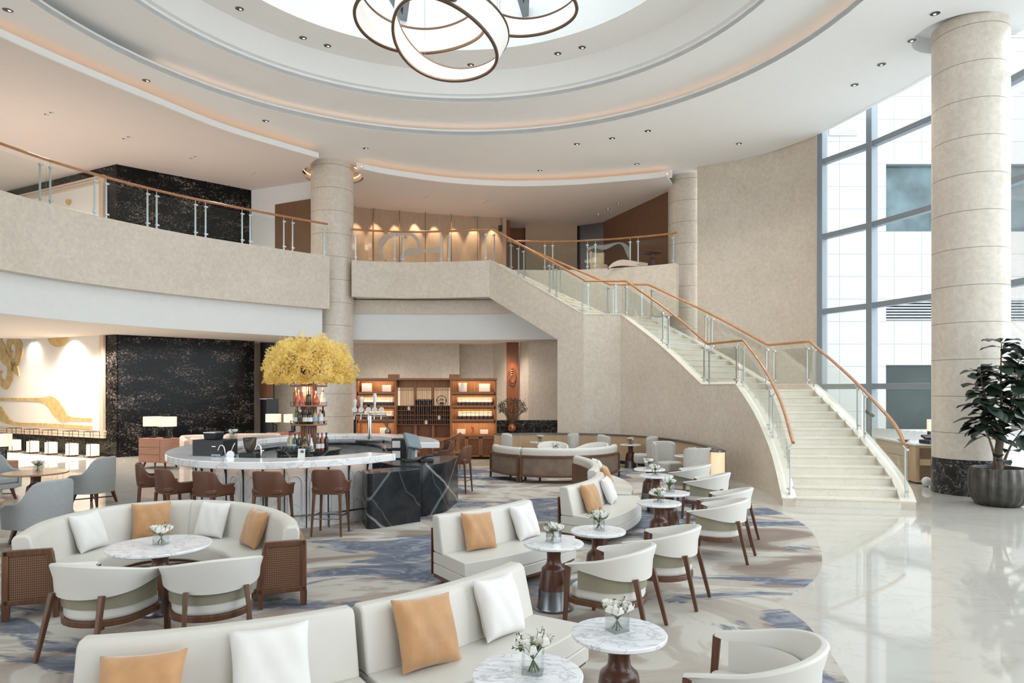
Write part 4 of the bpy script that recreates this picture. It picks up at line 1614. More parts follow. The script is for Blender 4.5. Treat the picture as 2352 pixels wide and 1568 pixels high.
tb0 = make_table()
TB = [((1422, 1451), 'round marble table at the bottom right, before the nearest barrel chair row'),
      ((1212, 1545), 'round marble table cut by the bottom edge beside the foreground sofa'),
      ((1272, 1245), 'round marble table before the sofa with one amber and one white cushion'),
      ((1374, 1217), 'round marble table at the near end of the wavy sofa'),
      ((1514, 1153), 'round marble table in front of the bulging sofa seat, flowers on its left'),
      ((1537, 1130), 'round marble table half covered by another before the third armchair'),
      ((1507, 1091), 'round marble table second from the back in the row of small tables'),
      ((1492, 1076), 'round marble table at the far end of the row of small tables')]
TPOS = []
for i, ((u, v), lab) in enumerate(TB):
    p = P(u, v, 0.672)
    o = tb0 if i == 0 else dup(tb0, (0, 0, 0))
    o.location = (p.x, p.y, 0.012)
    o['label'] = lab
    o['group'] = 'round marble pedestal tables'
    TPOS.append(p)
big = make_table(0.95, 0.66, fat=1.1)
big.location = (T0.x, T0.y, 0.012)
big['label'] = 'large round marble table inside the round sofa on the left'
for (x, y), lab in (((3.36, 19.35), 'round marble table between the two grey chairs at the low timber wall'), ((4.12, 16.05), 'round marble table between grey chairs near the lit end of the low wall'),
                    ((0.83, 20.25), 'round marble table by the low timber wall behind the far curved sofa'), ((1.10, 17.35), 'round marble table in the middle of the far curved sofa')):
    o = dup(tb0, (x, y, 0.0), 0, lab, 'round marble pedestal tables')
    TPOS.append(Vector((x, y, 0.66)))
wt = make_table(1.02, 0.72, False, 'table_oak', 1.15)
wt.location = (-8.58, 12.3, 0)
wt['label'] = 'round brown timber table among the grey chairs on the left'
wt2 = make_table(0.62, 0.69, False, 'table_oak')
wt2.location = (-7.22, 9.2, 0)
wt2['label'] = 'brown timber table at the left edge of the picture before the nearest grey chair'


# ---------------------------------------------------------------- flower vases
def make_vase(seed, tall=1.0):
    rnd = random.Random(seed)
    t = thing('flower_vase', 'x', 'flower vase')
    s = 0.11
    g = MB()
    w = 0.005
    for a in range(4):
        ang = a * pi / 2
        g.box(((s / 2 - w / 2) * cos(ang), (s / 2 - w / 2) * sin(ang), s / 2 + .004), (w, s, s), ang)
    g.box((0, 0, .005), (s, s, .01))
    g.build('vase', M['vase_glass'], t)
    st = MB()
    for i in range(14):
        a = rnd.uniform(0, 2 * pi)
        b = a + rnd.uniform(2, 4)
        st.tube([(0.035 * cos(b), 0.035 * sin(b), 0.012), (0, 0, 0.07), (0.055 * cos(a), 0.055 * sin(a), 0.14)], 0.0028, 5)
    st.build('stems', M['leaf'], t)
    lf = MB()
    for i in range(26):
        a = rnd.uniform(0, 2 * pi)
        el = rnd.uniform(0.35, 1.3)
        L = rnd.uniform(0.055, 0.105) * tall
        base = Vector((0.03 * cos(a), 0.03 * sin(a), 0.11))
        tip = base + Vector((cos(a) * cos(el), sin(a) * cos(el), sin(el))) * L
        lf.tube([base, tip], 0.0018, 4)
        d = (tip - base).normalized()
        for k in range(9):
            q = base.lerp(tip, 0.25 + 0.75 * k / 8)
            r = Vector((rnd.uniform(-1, 1), rnd.uniform(-1, 1), rnd.uniform(-.6, 1)))
            r = (r - d * r.dot(d) * 0.4).normalized() * rnd.uniform(.012, .026)
            sd = d.cross(r).normalized() * 0.0055
            lf.add([q, q + r * .5 + sd, q + r, q + r * .5 - sd], [(0, 1, 2, 3)])
    lf.build('foliage', M['leaf'], t)
    for i in range(6):
        a = i * 2 * pi / 6 + rnd.uniform(-.4, .4)
        rr = 0.058 if i else 0.0
        c = Vector((rr * cos(a), rr * sin(a), 0.145 + rnd.uniform(-.015, .025)))
        R = rnd.uniform(0.033, 0.042)
        fl = MB()
        fl.sphere(c, R * 0.62, 10, 7)
        for ring_, (k, sp, hh) in enumerate(((5, 0.75, 1.0), (6, 1.05, 0.75))):
            for j in range(k):
                aj = 2 * pi * j / k + ring_ * .5
                o_ = Vector((cos(aj), sin(aj), 0))
                tn = Vector((-sin(aj), cos(aj), 0))
                b0 = c - Vector((0, 0, R * .6))
                pts_ = []
                for u_ in (-1, 0, 1):
                    pts_.append([b0 + o_ * R * .2 + tn * u_ * R * .3, c + o_ * R * sp + tn * u_ * R * .62, c + o_ * R * sp * (1.0 + .22 * ring_) + tn * u_ * R * .38 + Vector((0, 0, R * hh * (1 - .18 * abs(u_))))])
                fl.add([p for row in pts_ for p in row], [(0, 3, 4, 1), (1, 4, 5, 2), (3, 6, 7, 4), (4, 7, 8, 5)])
        fl.build('rose', M['petal'], t, smooth=60)
    return t


v0, v1 = make_vase(3), make_vase(8, 1.25)
FV = [(TPOS[0], -.01, .02, 'on the bottom right marble table'), (TPOS[1], .03, .01, 'on the marble table cut by the bottom edge'), (TPOS[2], 0, .02, 'on the table before the sofa with two cushions'),
      (TPOS[3], .01, .02, 'on the table at the near end of the wavy sofa'), (TPOS[4], -.0, .02, 'on the table before the bulging sofa seat'), (TPOS[5], .01, .03, 'on the table half covered by another'),
      (TPOS[6], -.01, .02, 'on the second table from the back of the row'), (TPOS[7], -.02, .0, 'on the farthest table of the row'), (T0, 0, .02, 'on the large round table of the left sofa'),
      (TPOS[8], .0, .0, 'between two grey chairs at the low timber wall'), (TPOS[9], .12, .0, 'on the table near the lit end of the low wall'), (TPOS[10], .0, .0, 'on the table behind the far curved sofa'),
      (TPOS[11], .0, .0, 'peeping over the back of the far curved sofa'), (Vector((-8.58, 12.3, .72)), 0, .05, 'on the brown timber table at the left')]
for i, (p, dx, dy, lab) in enumerate(FV):
    src = v0 if i % 2 == 0 else v1
    o = src if i < 2 else dup(src, (0, 0, 0))
    z = p.z if i > 8 else 0.672
    o.location = (p.x + dx, p.y + dy, z)
    o.rotation_euler = (0, 0, 0.5 + i * 0.9)
    o['label'] = 'glass vase of white roses ' + lab
    o['group'] = 'vases of white roses'
    if i in (8,):
        pass


# ---------------------------------------------------------------- grey tub chairs on the left, high-backed chairs at the low wall
def make_tub(m, label='x'):
    t = thing('tub_chair', label, 'chair')
    n = 24
    path, secs = [], []
    for i in range(n + 1):
        s = -1 + 2 * i / n
        a = s * radians(125)
        if abs(a) < pi / 2:
            x, y = 0.33 * sin(a), -0.28 * cos(a)
        else:
            x, y = 0.33 * (1 if s > 0 else -1), 0.27 * (abs(a) - pi / 2) / radians(35)
        path.append((x, y, 0))
        e = abs(s)
        top = 0.60 + 0.32 / (1 + math.exp((e - 0.52) * 16))
        if e > .9:
            top -= (e - .9) * 0.6
        secs.append([(-.035, .24), (-.05, .5), (-.055, top - .02), (-.035, top), (-.01, top), (.01, top - .02), (.015, .5), (.03, .24)])
    MB().sweep(path, secs).build('backrest', m, t, smooth=70, bevel=0.008)
    sp = [(0.30 * sin(radians(a)), -0.26 * cos(radians(a))) for a in range(-90, 91, 15)] + [(0.29, 0.30), (-0.29, 0.30)]
    MB().prism(sp, 0.33, 0.46).build('seat', m, t, bevel=0.04, seg=4)
    MB().prism(sp, 0.23, 0.328).build('seat_base', m, t, bevel=0.015)
    for sx in (-1, 1):
        for sy in (-1, 1):
            MB().bar((sx * .27, sy * .25, 0), (sx * .22, sy * .20, .235), 0.03, 0.03, (0, 1, 0), 0.05, 0.05).build('leg', M['wood_dark'], t)
    MB().bar((-.25, -.23, .12), (.25, .23, .12), 0.022, 0.022).build('stretcher', M['wood_dark'], t)
    MB().bar((.25, -.23, .12), (-.25, .23, .12), 0.022, 0.022).build('stretcher', M['wood_dark'], t)
    return t


tc0 = make_tub(M['grey_fabric'])
for i, (c, f, lab) in enumerate([((-8.05, 13.15), (-1, .08), 'grey tub chair right of the brown round table, side on'), ((-6.78, 9.85), (-.9, .3), 'nearest grey tub chair on the left, facing away from the round sofa'),
                                 ((-8.78, 11.2), (.8, .5), 'grey tub chair at the left edge, before the brown table'), ((-10.35, 13.6), (.9, -.4), 'pale grey tub chair behind the brown table at the left edge')]):
    o = tc0 if i == 0 else dup(tc0, (0, 0, 0))
    o.location = (c[0], c[1], 0)
    o.rotation_euler = (0, 0, face(f))
    o.scale = (1.05, 1.05, 1.0)
    o['label'] = lab
    o['group'] = 'grey tub chairs'


def make_high():
    t = thing('lounge_chair', 'x', 'chair')
    path, secs = [], []
    n = 18
    for i in range(n + 1):
        a = radians(-95 + 190 * i / n)
        path.append((0.31 * sin(a), -0.26 * cos(a), 0))
        e = abs(-1 + 2 * i / n)
        top = 0.92 - 0.05 * e ** 6
        secs.append([(-.03, .17), (-.03, top - .03), (-.01, top), (.03, top), (.05, top - .03), (.06, .17)])
    MB().sweep(path, secs).build('backrest', M['light_grey'], t, smooth=70, bevel=0.01)
    sp = [(0.29 * sin(radians(a)), -0.2 * cos(radians(a))) for a in range(-90, 91, 15)] + [(0.31, 0.22), (0.22, 0.37), (-0.22, 0.37), (-0.31, 0.22)]
    MB().prism(sp, 0.20, 0.44).build('seat', M['light_grey'], t, bevel=0.05, seg=4)
    for sx in (-1, 1):
        for sy in (-.16, .28):
            MB().tube([(sx * .2, sy, 0), (sx * .2, sy, .2)], 0.012, 8).build('leg', M['chrome'], t)
    return t


hc0 = make_high()
for i, (c, f, lab) in enumerate([((2.72, 19.45), (1, .05), 'light grey high backed chair left of the flower table at the low timber wall'), ((3.72, 18.75), (-1, .15), 'light grey high backed chair right of the flower table at the low timber wall'),
                                 ((3.78, 16.85), (.5, -.85), 'light grey high backed chair facing us near the lit end of the low wall'), ((4.12, 15.25), (-.35, .9), 'light grey chair seen from behind, next to the lit end of the low wall'),
                                 ((-0.02, 20.05), (1, .0), 'light grey chair back rising left behind the far curved sofa'), ((1.68, 20.1), (-1, .0), 'light grey chair back rising right behind the far curved sofa')]):
    o = hc0 if i == 0 else dup(hc0, (0, 0, 0))
    o.location = (c[0], c[1], 0)
    o.rotation_euler = (0, 0, face(f))
    o['label'] = lab
    o['group'] = 'light grey high backed chairs'

# low timber wall with dark ledge along the foot of the stair wall
lp = [(-0.52, 20.75), (0.6, 21.0), (1.65, 21.0), (2.95, 20.55), (3.95, 19.3), (4.42, 18.0), (4.62, 16.5), (4.58, 15.15)]
lpc = [p[:2] for p in catmull([Vector((*p, 0)) for p in lp], 6)]
lw = thing('low_wall', 'low curved timber wall with dark ledge along the foot of the stair wall', 'low wall')
MB().sweep([(x, y, 0) for x, y in lpc], [(0, 0.10), (0, 0.83), (0.12, 0.83), (0.12, 0.10)]).build('timber_panel', M['pale_wood'], lw, smooth=30)
MB().sweep([(x, y, 0) for x, y in lpc], [(-0.03, 0.83), (-0.03, 0.87), (0.16, 0.87), (0.16, 0.83)]).build('ledge', M['gun'], lw, smooth=30)
MB().sweep([(x, y, 0) for x, y in lpc], [(0.03, 0.0), (0.03, 0.10), (0.12, 0.10), (0.12, 0.0)]).build('kick_strip', M['black'], lw, smooth=30)
x, y = lpc[-1]
MB().lathe([(0.0, 0.0), (0.15, 0.0), (0.15, 0.83), (0.0, 0.83)], (x - .03, y - .05, 0), 24).build('lit_end', emit('lit_end_panel', (1.0, 0.66, 0.40), 0.35, (0.8, 0.62, 0.45)), lw, smooth=40)
MB().lathe([(0.0, 0.83), (0.17, 0.83), (0.17, 0.87), (0.0, 0.87)], (x - .03, y - .05, 0), 24).build('ledge', M['gun'], lw, smooth=40)
# ================================================================ BAR
BC, BA, BB = (-3.92, 13.6), 2.45, 3.40


def ell(inset, a0, a1, n):
    return [(BC[0] + (BA - inset) * cos(radians(a0 + (a1 - a0) * i / n)), BC[1] + (BB - inset) * sin(radians(a0 + (a1 - a0) * i / n))) for i in range(n + 1)]


bar = thing('bar_counter', 'oval bar counter of white veined marble with black arched brackets', 'bar counter', (BC[0], BC[1], 0))


def bl(pts):
    return [(x - BC[0], y - BC[1], 0) for x, y in pts]


A0, A1 = -37, -353            # clockwise from the front right end round the left to the back right end
# the path runs clockwise, so the inside of the oval lies to its right
MB().sweep(bl(ell(0, A0, A1, 90)), [(0, 1.005), (0, 1.12), (-0.62, 1.12), (-0.62, 1.005)]).build('countertop', M['marble'], bar, smooth=40, bevel=0.012)
MB().sweep(bl(ell(0.46, A0 - 3, A1 + 5, 90)), [(0, 0.0), (0, 1.004), (-0.12, 1.004), (-0.12, 0.0)]).build('base_panel', M['marble'], bar, smooth=40)
MB().sweep(bl(ell(0.62, A0 - 6, A1 + 8, 90)), [(0, 0.92), (0, 0.98), (-0.55, 0.98), (-0.55, 0.92)]).build('inner_worktop', M['dark_marble'], bar, smooth=40)
MB().sweep(bl(ell(0.40, A0 - 4, -200, 60)), [(0, 0.985), (0, 1.0), (-0.03, 1.0), (-0.03, 0.985)]).build('light_strip', M['led_cove'], bar)
for i in range(26):
    a = -43 - 9.2 * i
    x, y = BC[0] + (BA - .46) * cos(radians(a)), BC[1] + (BB - .46) * sin(radians(a))
    nx, ny = cos(radians(a)) / BA, sin(radians(a)) / BB
    l = sqrt(nx * nx + ny * ny)
    nx, ny = nx / l, ny / l
    prof = [(-.005, 0.0), (.016, 0.0), (.016, .78), (.024, .87), (.045, .94), (.085, .985), (.12, 1.002), (-.005, 1.002)]
    th = 0.014
    vs_ = []
    for sgn in (-1, 1):
        for o_, z in prof:
            vs_.append((x - BC[0] + nx * o_ - ny * th / 2 * sgn, y - BC[1] + ny * o_ + nx * th / 2 * sgn, z))
    m_ = len(prof)
    MB().add(vs_, [tuple(range(m_ - 1, -1, -1)), tuple(range(m_, 2 * m_))] + [(k, (k + 1) % m_, m_ + (k + 1) % m_, m_ + k) for k in range(m_)]).build('bracket', M['black_metal'], bar)
    # arched frame between this bracket and the next
    if i < 18:
        pts = []
        for k in range(15):
            f_ = k / 14
            if f_ < .3:
                s, z = 0.0, 0.12 + f_ / .3 * 0.58
            elif f_ > .7:
                s, z = 1.0, 0.70 - (f_ - .7) / .3 * 0.58
            else:
                w = (f_ - .3) / .4
                s, z = (1 - cos(pi * w)) / 2, 0.70 + 0.15 * sin(pi * w)
            aa = a - 9.2 * (0.18 + 0.64 * s)
            pts.append((BC[0] + (BA - .452) * cos(radians(aa)) - BC[0], BC[1] + (BB - .452) * sin(radians(aa)) - BC[1], z))
        MB().tube(pts, 0.012, 6).build('arched_inlay', M['white'], bar, smooth=60)
MB().tube([(p[0], p[1], 0.24) for p in bl(ell(0.30, A0 - 4, -150, 50))], 0.014, 8).build('foot_rail', M['gun'], bar, smooth=60)
for a in (-46, -62, -82, -104, -128):
    p = bl(ell(0.30, a, a, 1))[0]
    MB().tube([(p[0], p[1], 0.0), (p[0], p[1], 0.27)], 0.012, 8).build('rail_post', M['gun'], bar, smooth=60)

# charcoal marble counters in the gap of the bar
def rounded(poly, rads, n=8):
    out = []
    m_ = len(poly)
    for i in range(m_):
        p, a, b = Vector(poly[i]), Vector(poly[i - 1]), Vector(poly[(i + 1) % m_])
        r = rads[i]
        if r <= 0:
            out.append(tuple(p))
            continue
        p0, p1 = p + (a - p).normalized() * r, p + (b - p).normalized() * r
        for k in range(n + 1):
            t = k / n
            q = p0 * (1 - t) ** 2 + p * 2 * t * (1 - t) + p1 * t * t
            out.append(tuple(q))
    return out


f1, f2, f3 = P(827, 1209, 0), P(858, 1218, 0), P(966, 1199, 0)
poly = rounded([(f1.x - .02, f1.y + .25), (f2.x - .09, f2.y - .03), (f3.x, f3.y), (f3.x - .34, f3.y + .36)], [0, .14, .0, 0])
cA_ = MB().prism(poly, 0.0, 0.885)
o = cA_.build('counter', M['dark_marble'], bevel=0.008)
tag(o, 'charcoal marble counter block with rounded corner, nearest to us at the end of the bar', 'counter')
q1, q2, q3 = P(972, 1188, 0), P(1018, 1177, 0), P(1053, 1150, 0)
poly = rounded([(-1.98, 11.72), (q1.x, q1.y), (q2.x + .06, q2.y - .02), (q3.x + .02, q3.y + .05), (-1.75, 13.35), (-2.6, 12.6)], [0, 0, .26, .22, 0, 0])
o = MB().prism(poly, 0.0, 0.90).build('counter', M['dark_marble'], bevel=0.008)
tag(o, 'charcoal marble counter with a white diagonal vein carrying the order screen', 'counter')

# ---------------------------------------------------------------- bottle tower and blossom tree
TW = (-4.05, 13.6)
tw = thing('bottle_tower', 'round timber slatted tower of shelves holding bottles under the yellow tree', 'display shelf', (TW[0], TW[1], 0))
ZS = [1.02, 1.53, 1.90, 2.29]
MB().lathe([(0, 0.0), (.60, 0.0), (.60, .985), (.62, .985), (.62, 1.02), (0, 1.02)], (0, 0, 0), 40).build('lower_counter', M['dark_marble'], tw, smooth=40)
sl = MB()
for i in range(22):
    a = 2 * pi * i / 22
    sl.box((.135 * cos(a), .135 * sin(a), 1.66), (0.045, 0.018, 1.30), a)
sl.build('slatted_core', M['rose_wood'], tw)
for z in ZS[1:]:
    sh = MB().lathe([(0, z - .03), (.35, z - .03), (.36, z - .02), (.36, z - .004), (.35, z), (0, z)], (0, 0, 0), 40).build('shelf', M['rose_wood'], tw, smooth=40)
    MB().tube([(.355 * cos(a), .355 * sin(a), z + .05) for a in [2 * pi * i / 36 for i in range(36)]], 0.004, 6, True).build('gallery_rail', M['bronze'], sh, smooth=60)
    up_ = MB()
    for i in range(12):
        a = 2 * pi * i / 12
        up_.tube([(.355 * cos(a), .355 * sin(a), z - .02), (.355 * cos(a), .355 * sin(a), z + .05)], 0.004, 5)
    up_.build('gallery_uprights', M['bronze'], sh)
lamp('tower_light', 'POINT', (TW[0], TW[1] - .25, 2.2), 6, WARM, 0.05)

tree = thing('blossom_tree', 'small tree crowned with a dome of yellow blossoms above the bottle tower', 'tree', (TW[0], TW[1], ZS[3]))
rnd = random.Random(11)
br = MB()
br.tube([(0, 0, 0), (0.01, 0, .2), (0.0, 0.02, .45)], [.06, .05, .035], 8)
tips = []
for i in range(70):
    a = rnd.uniform(0, 2 * pi)
    el = math.asin(rnd.uniform(-.18, 0.98))
    R = rnd.uniform(.78, 1.0)
    e = Vector((.84 * cos(a) * cos(el), .84 * sin(a) * cos(el), .22 + .74 * sin(el))) * R
    m_ = Vector((e.x * .4, e.y * .4, .25 + e.z * .35))
    pts = catmull([Vector((0, 0, .1)), m_, e], 4)
    br.tube(pts, [.014 - .011 * k / (len(pts) - 1) for k in range(len(pts))], 5)
    tips.append((m_, e))
br.build('branches', M['bark'], tree)
bs = MB()


def blossom(c, s):
    n1 = Vector((rnd.gauss(0, 1), rnd.gauss(0, 1), rnd.gauss(0, 1))).normalized()
    u_ = n1.orthogonal().normalized()
    w_ = n1.cross(u_)
    for k in range(3):
        a = k * 2.1 + rnd.random()
        d = u_ * cos(a) + w_ * sin(a)
        e_ = u_ * cos(a + 1.57) + w_ * sin(a + 1.57)
        bs.add([c, c + d * s * .6 + e_ * s * .4 + n1 * s * .2, c + d * s + n1 * s * .35, c + d * s * .6 - e_ * s * .4 + n1 * s * .2], [(0, 1, 2, 3)])


for i in range(9500):
    a = rnd.uniform(0, 2 * pi)
    el = math.asin(rnd.uniform(-.30, 1.0))
    lump = 1 + .10 * sin(5 * a + 3 * el) * cos(4 * el) + .07 * sin(11 * a - 5 * el)
    R = (rnd.uniform(.55, 1.0) ** .35) * lump
    hr = .86 * (cos(el) ** .75)
    c = Vector((hr * cos(a), hr * sin(a), .20 + .74 * sin(el) * (1 if el > 0 else .7))) * R
    blossom(c, rnd.uniform(.024, .042))
for m_, e in tips:
    for k in range(9):
        blossom(e * rnd.uniform(.85, 1.14) + Vector((rnd.gauss(0, .025), rnd.gauss(0, .025), rnd.gauss(0, .025))), rnd.uniform(.02, .036))
bl_ = bs.build('blossoms', M['blossom'], tree)
bl_['kind'] = 'stuff'

# bottles
BM_ = {}


def bmat(name, col, rough=0.12):
    if name not in BM_:
        BM_[name] = simple('bottle_' + name, col, rough, var=0.04, coat=0.5)
    return BM_[name]


BCOL = {'amber': (.30, .075, .02), 'rose': (.50, .12, .07), 'green': (.03, .11, .03), 'dark green': (.015, .04, .018), 'black': (.012, .011, .013), 'clear': (.60, .58, .54), 'white': (.82, .82, .80),
        'blue': (.05, .10, .32), 'brown': (.10, .035, .015), 'pale gold': (.50, .33, .13)}


def bottle(col, shape, cap, lab, x, y, z, label, group):
    prof = {'tall': [(0, 0), (.034, 0), (.037, .01), (.037, .19), (.03, .215), (.014, .24), (.013, .29), (0, .29)],
            'round': [(0, 0), (.045, 0), (.062, .03), (.058, .08), (.03, .14), (.013, .18), (.012, .23), (0, .23)],
            'square': [(0, 0), (.044, 0), (.048, .01), (.048, .15), (.04, .175), (.015, .195), (.014, .235), (0, .235)],
            'cone': [(0, 0), (.050, 0), (.052, .02), (.026, .14), (.013, .19), (.012, .25), (0, .25)]}[shape]
    t = thing('bottle', label, 'bottle', (x, y, z), 0, group)
    t.scale = (1.12, 1.12, 1.12)
    MB().lathe(prof, (0, 0, 0), 14).build('glass_body', bmat(col, BCOL[col]), t, smooth=50)
    h = prof[-1][1]
    MB().lathe([(0, h - .02), (.016, h - .02), (.016, h + .018), (0, h + .018)], (0, 0, 0), 12).build('cap', bmat('cap_' + cap, {'red': (.4, .03, .03), 'black': (.015, .015, .015), 'gold': (.5, .35, .12), 'white': (.8, .8, .78), 'blue': (.05, .1, .4)}[cap], .4), t, smooth=50)
    if lab:
        R = max(r for r, _ in prof) + .0015
        z0, z1 = (.04, .12) if shape != 'round' else (.02, .05)
        if shape in ('tall', 'square'):
            MB().lathe([(R, z0), (R, z1)], (0, 0, 0), 14).build('paper_label', bmat('label_' + lab, {'cream': (.75, .70, .55), 'white': (.8, .8, .8), 'black': (.02, .02, .02), 'blue': (.3, .42, .62), 'orange': (.7, .3, .08)}[lab], .7), t, smooth=50)
    return t


def shelf_row(z, rad, specs, where, group):
    n = len(specs)
    for i, (px, col, shape, cap, lab, back) in enumerate(specs):
        # px -> x at the shelf, then placed on the rim arc
        x = (px - CX) / F * (TW[1] - rad * .7) - TW[0]
        x = max(-rad, min(rad, x))
        y = -sqrt(max(0, rad * rad - x * x)) if not back else sqrt(max(0, rad * rad * .25 - min(x * x, rad * rad * .24)))
        word = {'tall': 'slim', 'round': 'bulbous', 'square': 'stout', 'cone': 'tapered'}[shape]
        bottle(col, shape, cap, lab, TW[0] + x, TW[1] + y, z, '%s %s bottle with %s cap, %s on the %s' % (word, col, cap, ORD[i], where), group)


shelf_row(ZS[2], .285, [(678, 'amber', 'tall', 'gold', 0, 0), (687, 'rose', 'cone', 'gold', 0, 0), (698, 'rose', 'cone', 'white', 0, 0), (711, 'dark green', 'square', 'black', 0, 0), (726, 'rose', 'round', 'white', 0, 0),
                        (738, 'clear', 'square', 'black', 'white', 0), (746, 'clear', 'tall', 'white', 'white', 0)], 'upper tower shelf', 'bottles on the upper tower shelf')
shelf_row(ZS[1], .285, [(677, 'pale gold', 'tall', 'white', 'white', 0), (684, 'green', 'tall', 'black', 'white', 0), (693, 'brown', 'square', 'white', 'black', 0), (704, 'dark green', 'square', 'red', 'cream', 0),
                        (714, 'black', 'square', 'black', 'white', 0), (724, 'pale gold', 'square', 'blue', 'blue', 0), (733, 'clear', 'square', 'red', 'white', 0), (741, 'amber', 'tall', 'red', 'cream', 0), (745, 'brown', 'tall', 'black', 'white', 0)],
          'middle tower shelf', 'bottles on the middle tower shelf')
shelf_row(ZS[0], .46, [(667, 'pale gold', 'tall', 'red', 'cream', 0), (673, 'clear', 'tall', 'red', 'white', 0), (682, 'green', 'tall', 'black', 'white', 0), (692, 'black', 'tall', 'red', 'black', 0), (705, 'dark green', 'square', 'gold', 'orange', 0),
                       (719, 'white', 'cone', 'black', 0, 0), (732, 'brown', 'tall', 'black', 'white', 0), (739, 'amber', 'tall', 'red', 'white', 0), (746, 'black', 'tall', 'black', 'black', 0)], 'black counter at the tower foot', 'bottles at the foot of the tower')

# ---------------------------------------------------------------- things on the bar
def onbar(u, v, z=1.12):
    return P(u, v, z)


q = P(502, 1036, 1.12)
t = thing('till_cabinet', 'black cabinet standing on the left of the bar counter', 'cabinet', (-4.92, 11.32, 0.98), radians(-12))
MB().box((0, 0, .20), (.56, .40, .40)).build('body', M['black'], t, bevel=0.006)
MB().box((.12, -.205, .30), (.07, .012, .012)).build('handle', M['chrome'], t)
t = thing('receipt_printer', 'small black box with pale lid edge on top of the black bar cabinet', 'printer', (-4.95, 11.33, 1.382), radians(-12))
MB().box((0, 0, .055), (.20, .22, .11), 0, 1.12).build('body', M['black'], t, bevel=0.008)
MB().box((0, 0, .115), (.22, .24, .012)).build('lid', M['steel'], t)
o = dup(v1, (-4.66, 11.42, 1.382), 1.0, 'square glass vase of white roses on the black bar cabinet', 'vases of white roses', 0.8)
t = thing('coffee_grinder', 'coffee grinder with dark round hopper behind the bar counter', 'grinder', (-4.27, 11.12, 0.98))
MB().box((0, 0, .10), (.26, .24, .20)).build('body', M['black'], t, bevel=0.02)
MB().lathe([(0, .20), (.04, .20), (.07, .25), (.095, .33), (.105, .42), (.105, .44), (0, .44)], (0, 0, 0), 28).build('hopper', simple('smoked_hopper', (.06, .045, .035), .1, coat=.5), t, smooth=40)
MB().box((.02, -.14, .03), (.30, .10, .05)).build('tray', M['white'], t, bevel=0.01)
t = thing('espresso_machine', 'chrome and black espresso machine with levers and a round dial', 'coffee machine', (-4.60, 11.14, 0.98), radians(-8))
MB().box((0, .05, .10), (.42, .30, .16)).build('body', M['gun'], t, bevel=0.02)
MB().lathe([(0, -.012), (.07, -.012), (.07, .012), (0, .012)], (0, 0, 0), 28).build('dial', M['steel'], t, smooth=40)
t.children[1].rotation_euler = (pi / 2, 0, 0)
t.children[1].location = (.08, -.12, .17)
MB().tube(catmull([(-.02, -.10, .16), (-.04, -.12, .30), (-.10, -.12, .32), (-.14, -.12, .24)], 6), .009, 8).build('steam_pipe', M['chrome'], t, smooth=60)
MB().tube(catmull([(.09, -.12, .22), (.12, -.12, .30), (.16, -.13, .36)], 6), [.008] * 6 + [.012] * 7, 8).build('lever', M['chrome'], t, smooth=60)
MB().box((-.14, -.14, .17), (.16, .08, .03)).build('cup_tray', M['gun'], t)
t = thing('bar_tap', 'arched chrome water tap right of the coffee grinder', 'tap', (-4.08, 11.10, 0.98))
MB().tube(catmull([(0, 0, 0), (0, 0, .22), (-.01, 0, .30), (-.06, 0, .32), (-.09, 0, .26)], 6), .014, 8).build('spout', M['chrome'], t, smooth=60)
MB().bar((.0, 0, .22), (.05, 0, .24), .014, .014).build('lever', M['chrome'], t)
gp = None
k = 0
for j in range(3):
    for i in range(7):
        x, y = -3.62 + .078 * i + .02 * j, 12.55 + .10 * j
        if gp is None:
            gp = thing('wine_glass', 'x', 'glass', (0, 0, 0))
            MB().lathe([(0, 0), (.03, 0), (.030, .004), (.004, .008), (.004, .07), (.028, .10), (.034, .14), (.028, .18), (.027, .18), (.032, .14), (.026, .103), (0, .078)], (0, 0, 0), 14).build('bowl', M['clear_glass'], gp, smooth=60)
            o = gp
        else:
            o = dup(gp, (0, 0, 0))
        o.location = (x - .62, y, 0.98)
        o['label'] = 'clear stemmed glass behind the bar, %s from the left in the %s row' % (ORD[i], ['front', 'middle', 'back'][j])
        o['group'] = 'stemmed glasses behind the bar'
t = thing('menu_stand', 'small white menu card standing on the bar counter before the bottles', 'menu card', (-3.28, 10.62, 1.122))
MB().bar((0, .0, 0), (0, .03, .16), .11, .006, (0, 1, 0)).build('card', M['paper'], t)
MB().bar((.01, -.004, .10), (.02, .010, .135), .05, .006, (0, 1, 0)).build('print_patch', M['gun'], t)

tp_ = thing('beer_tap', 'chrome beer tap tower with five white handles and round badges', 'beer tap', (-3.30, 15.85, 0.98))
MB().box((0, 0, .03), (.62, .26, .06)).build('drip_tray', M['gun'], tp_, bevel=.006)
MB().tube([(0, 0, .05), (0, 0, .62)], .05, 16).build('column', M['chrome'], tp_, smooth=50)
MB().tube([(-.36, 0, .64), (.36, 0, .64)], .04, 14).build('crossbar', M['chrome'], tp_, smooth=50)
for i, x in enumerate((-.34, -.19, -.02, .12, .28)):
    MB().tube([(x, -.04, .64), (x, -.10, .62), (x, -.12, .54)], .014, 8).build('spout', M['chrome'], tp_, smooth=50)
    b_ = MB().lathe([(0, -.01), (.062, -.01), (.062, .01), (0, .01)], (0, 0, 0), 20).build('badge', M['white'], tp_, smooth=40)
    b_.rotation_euler = (pi / 2, 0, 0)
    b_.location = (x, -.06, .76)
    hh = (.20, .26, .10, .34, .0)[i]
    if hh:
        MB().lathe([(0, .80), (.018, .80), (.034, .80 + hh * .5), (.045, .80 + hh * .85), (.03, .80 + hh), (0, .80 + hh)], (x, -.03, 0), 12).build('tap_handle', M['white'] if i != 2 else M['black'], tp_, smooth=50)

